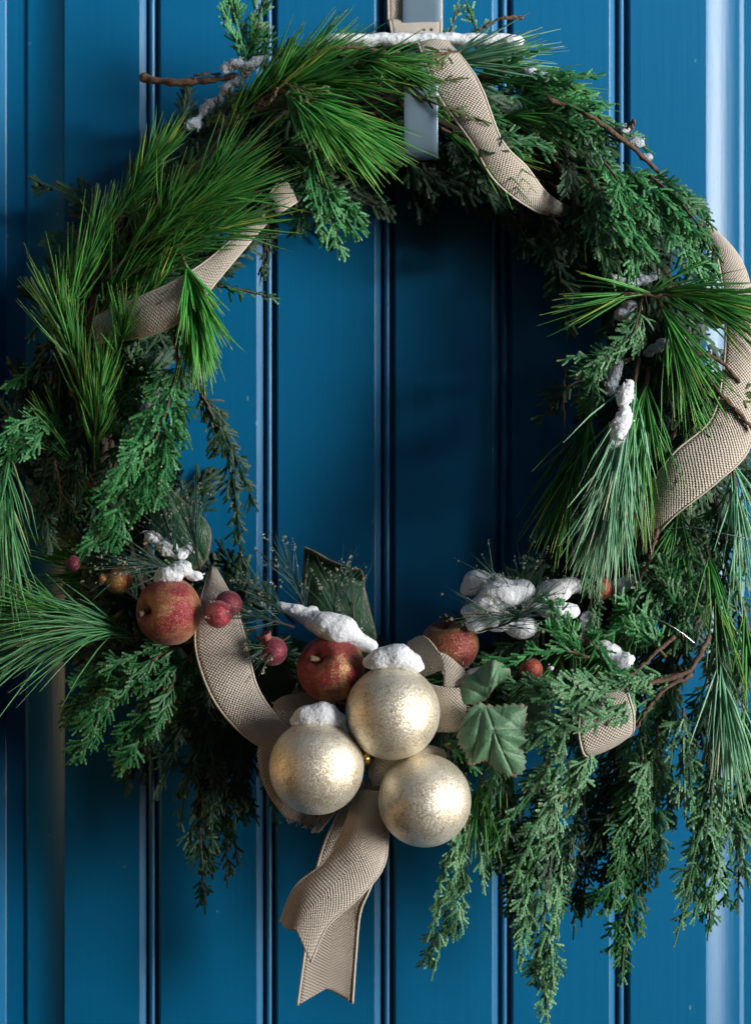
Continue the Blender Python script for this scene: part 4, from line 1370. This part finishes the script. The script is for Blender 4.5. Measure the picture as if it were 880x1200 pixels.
# ------------------------------------------------------------------ snow
def snow(blobs, label, seed, fine=1.0, vox=0.0011, group='snow clumps lying on the wreath', mat='snow', lump=1.0):
    """clump grown from overlapping lumps (px, py, mm, radius px [, squash])"""
    rnd = random.Random(seed)
    bm = bmesh.new()
    c0 = np.mean([P(*b[:3]) for b in blobs], axis=0)
    more = []
    for b in blobs:
        for q in range(5 if fine > 0.65 else 0):
            a, l = rnd.uniform(0, 6.28), rnd.uniform(0.5, 0.95)
            sq = b[4] if len(b) > 4 else 0.7
            more.append((b[0] + math.cos(a) * b[3] * l, b[1] + math.sin(a) * b[3] * l * sq, b[2] + rnd.uniform(-.3, .5) * b[3] * .5, b[3] * rnd.uniform(.22, .42), 0.85))
    for b in list(blobs) + more:
        x, y, d, r = b[:4]
        sq = b[4] if len(b) > 4 else 0.7
        mtx = Matrix.Translation(Vector(P(x, y, d) - c0)) @ Matrix.Diagonal((px(r), px(r) * 0.85, px(r) * sq, 1))
        bmesh.ops.create_icosphere(bm, subdivisions=3, radius=1, matrix=mtx)
    me = bpy.data.meshes.new('snow_tmp')
    bm.to_mesh(me)
    bm.free()
    o = bpy.data.objects.new('snow_tmp', me)
    C.objects.link(o)
    rm = o.modifiers.new('r', 'REMESH')
    rm.mode = 'VOXEL'
    rm.voxel_size = vox
    smo = o.modifiers.new('s', 'SMOOTH')
    smo.iterations = 10 if fine > 0.65 else 45
    dg = bpy.context.evaluated_depsgraph_get()
    ev = o.evaluated_get(dg)
    m2 = bpy.data.meshes.new_from_object(ev)
    bpy.data.objects.remove(o)
    nv = len(m2.vertices)
    co = np.empty(nv * 3, np.float32)
    no = np.empty(nv * 3, np.float32)
    m2.vertices.foreach_get('co', co)
    m2.vertices.foreach_get('normal', no)
    co = co.reshape(-1, 3); no = no.reshape(-1, 3)
    dsp = np.empty(nv)
    for i in range(nv):
        v = Vector(co[i])
        dsp[i] = 0.0016 * lump * mnoise.noise(v * 60 + Vector((seed * 5.0, 0, 0))) + 0.0009 * fine * mnoise.noise(v * 420 + Vector((0, seed * 3.0, 0))) + 0.0008 * fine * mnoise.noise(v * 210 + Vector((seed * 2.0, 0, 1)))
    co = co + no * dsp[:, None]
    m2.vertices.foreach_set('co', co.astype(np.float32).ravel())
    bm = bmesh.new()
    bm.from_mesh(m2)
    # crumbs that broke away round the edge
    for q in range(int((14 if fine > 0.65 else 3) * fine * len(blobs) ** 0.6)):
        v = co[rnd.randrange(nv)]
        g = rnd.uniform(0.0004, 0.0010)
        off = Vector((rnd.gauss(0, .0008), rnd.gauss(0, .0006), rnd.gauss(0, .0008)))
        bmesh.ops.create_icosphere(bm, subdivisions=1, radius=g, matrix=Matrix.Translation(Vector([float(c) for c in v]) + off))
    bm.to_mesh(m2)
    bm.free()
    m2.polygons.foreach_set('use_smooth', np.ones(len(m2.polygons), bool))
    m2.materials.clear()
    m2.materials.append(M[mat])
    m2.update()
    m2.name = 'snow_clump'
    ob = bpy.data.objects.new('snow_clump', m2)
    C.objects.link(ob)
    ob.location = c0
    return tag(ob, label, 'snow', group)

snow([(438, 776, 146, 13), (450, 771, 148, 19), (464, 769, 148, 21), (478, 775, 147, 17), (488, 781, 146, 10)], 'rounded cap of snow on the topmost gold bauble', 1, 0.6)
snow([(352, 844, 148, 13), (364, 838, 150, 18), (378, 836, 150, 20), (391, 844, 149, 16), (402, 857, 148, 10)], 'cap of snow on the left gold bauble', 2, 0.6)
snow([(328, 709, 112, 7), (336, 712, 113, 10), (346, 715, 116, 12), (358, 721, 118, 14), (372, 728, 122, 17), (386, 733, 125, 23), (396, 738, 126, 25), (406, 744, 123, 19), (420, 752, 119, 15), (431, 757, 116, 13), (366, 715, 112, 9)], 'long ridge of snow above the middle apple', 3, 0.6)
snow([(198, 674, 126, 17), (212, 666, 126, 13), (228, 675, 122, 10), (188, 680, 126, 8)], 'snow sitting on top of the left apple', 4)
snow([(180, 630, 116, 10), (196, 640, 116, 13), (210, 650, 116, 10), (222, 642, 114, 8)], 'thin snow streak between the left tinsel needles', 5)
snow([(552, 690, 98, 15), (562, 682, 98, 20), (580, 680, 98, 14)], 'white snow lump nearest the opening at the lower right', 6, 0.5)
snow([(588, 695, 116, 27), (608, 692, 116, 21), (570, 708, 116, 20)], 'biggest white snow lump among the right tinsel needles', 7, 0.5)
snow([(552, 716, 110, 14), (560, 732, 110, 14), (582, 726, 112, 20), (612, 735, 110, 20)], 'snow under the right tinsel needles', 8, 0.6)
snow([(628, 704, 112, 20), (648, 694, 112, 21), (668, 686, 108, 16)], 'snow ridge left of the pale hanging pine tuft', 9, 0.5)
snow([(652, 716, 114, 18), (668, 716, 114, 13), (638, 714, 112, 12)], 'snow lump below the ridge beside the hanging tuft', 10, 0.5)
snow([(738, 678, 100, 10), (726, 686, 100, 14), (714, 690, 96, 8)], 'snow lump right of the rust brown berry', 11, 0.5)
snow([(688, 728, 112, 12, 1.1), (692, 742, 112, 12, 1.0), (694, 750, 110, 8)], 'upright snow lump behind the cedar at the lower right', 12, 0.6)
snow([(716, 762, 110, 12), (728, 775, 110, 14), (708, 755, 108, 9)], 'snow behind the pale cedar twigs at the lower right', 13, 0.8)
snow([(527, 787, 112, 11, 0.8)], 'single round bit of snow beside the frayed bow loop', 14, 0.3)
snow([(560, 788, 122, 14, 0.5), (574, 782, 122, 8, 0.5)], 'flat bit of snow lying along the curled leaf', 15, 0.4)
snow([(645, 783, 112, 6)], 'tiny bluish speck of snow right of the rust red berry', 16, 0.4)
snow([(738, 450, 134, 6, 1), (735, 456, 135, 8, 1), (733, 462, 135, 9, 1), (731, 468, 135, 8, 1), (729, 473, 134, 5, 1)], 'upper of two icy snow bits on the right pine tuft', 17, 1.1)
snow([(733, 480, 137, 7, 1), (731, 487, 138, 9, 1), (729, 494, 138, 10, 1), (726, 502, 138, 11, 1), (724, 510, 138, 10, 1), (721, 518, 137, 8, 1), (719, 526, 136, 5, 1)], 'lower and longer icy snow bit on the right pine tuft', 18, 1.1)
snow([(760, 414, 104, 7), (768, 408, 106, 9), (778, 402, 106, 10), (788, 399, 106, 10), (798, 399, 106, 9), (808, 403, 104, 7)], 'snow bridge on the twig left of the right ribbon', 19, 1.2, mat='ice_shade')
snow([(720, 326, 100, 8), (730, 330, 102, 9), (741, 332, 104, 10), (752, 328, 104, 9), (764, 325, 102, 7)], 'shaded snow behind the pine sprig crossing the right ribbon', 20, 1.1, mat='ice_shade')
snow([(738, 358, 108, 9), (730, 368, 108, 11)], 'small shaded snow clump just under the crossing pine sprig', 21, 1.1, mat='ice_shade')
snow([(836, 372, 106, 12, 1.1), (828, 352, 104, 10)], 'greyish snow against the inside of the right ribbon', 22, 1.1, mat='ice_shade')
snow([(724, 426, 106, 6, 1), (721, 434, 106, 8, 1), (719, 443, 106, 8, 1), (716, 452, 106, 8, 1), (713, 460, 104, 6, 1)], 'dim snow left of the icy bits on the right', 23, 1.1, mat='ice_shade')
snow([(396 + i * 8.5, 47 + 1.2 * math.sin(i * 1.9), 84, 16, 0.5) for i in range(25)], 'flat snow bar along the very top of the wreath', 24, 0.62, 0.0013, lump=0.5)
snow([(322 + i * 7, 78 - i * 3.0 + 2 * math.sin(i * 1.7), 86, 10 + 2 * math.sin(i * 2.3), 0.7) for i in range(11)], 'snow strip on the upper left curve below the snow bar', 25, 1.2, mat='ice_shade')
snow([(222 + i * 5.5, 148 - i * 5.2 + 2.5 * math.sin(i * 1.3), 80, 7 + 3.0 * math.sin(i * 2.1) * math.sin(i * .7), 0.8) for i in range(17)], 'lower thin snow strip on the upper left curve', 26, 1.2, mat='ice_shade')
snow([(276, 75, 86, 10), (266, 80, 84, 9), (290, 78, 86, 8)], 'snow bit at the foot of the upright cedar tips', 27, 1.2, mat='ice_shade')
snow([(620, 84, 104, 9, 0.5), (636, 90, 104, 10, 0.5)], 'snow bit on the pine just right of the ribbon top', 28, 1.1, mat='ice_shade')
snow([(730, 152, 106, 8, 0.6), (744, 168, 106, 10, 0.6), (757, 185, 106, 8, 0.6)], 'snow along the brown branch at the upper right', 29, 1.1, mat='ice_shade')
snow([(74, 405, 90, 9, 1.1), (70, 395, 88, 7)], 'dim snow flake clump at the left side', 30, 1.1, mat='ice_shade')
snow([(172, 480, 92, 9, 1.1), (182, 462, 92, 7, 1.3)], 'grey snow bits above the slanting cedar spray', 31, 1.1, mat='ice_shade')
snow([(98, 720, 100, 12, 0.5), (112, 722, 100, 8, 0.5)], 'faint snow on the pine at the lower left', 32, 1.1, mat='ice_shade')

# ------------------------------------------------------------------ florist wires
def wire(path, label, seed, r=0.45):
    p = spline(PA(path), 24)
    V, F = tube_arrays(p, r * 0.001, 6)
    o = obj_mixed('wire', V, F, M['wire'])
    return tag(o, label, 'wire', 'thin wires binding the boughs')
wire([(772, 622, 122), (810, 618, 130), (850, 626, 130), (890, 634, 124)], 'shiny wire crossing the cedar below the right ribbon', 1)
wire([(742, 724, 126), (770, 726, 132), (796, 740, 130), (815, 755, 124)], 'curved wire over the cedar at the lower right', 2)
wire([(292, 421, 104), (312, 416, 112), (332, 408, 106)][:3] and [(145, 424, 104), (165, 418, 112), (190, 409, 108)], 'short bright wire below the left ribbon', 3)
wire([(444, 66, 122), (447, 85, 128), (444, 108, 124)], 'short wire beside the hanger at the top', 4)
wire([(742, 815, 138), (732, 838, 142), (718, 872, 138)], 'straight wire in front of the lower right ribbon piece', 5)

# helper keys are not part of the scene's description
for o in bpy.data.objects:
    if '_o' in o:
        del o['_o']
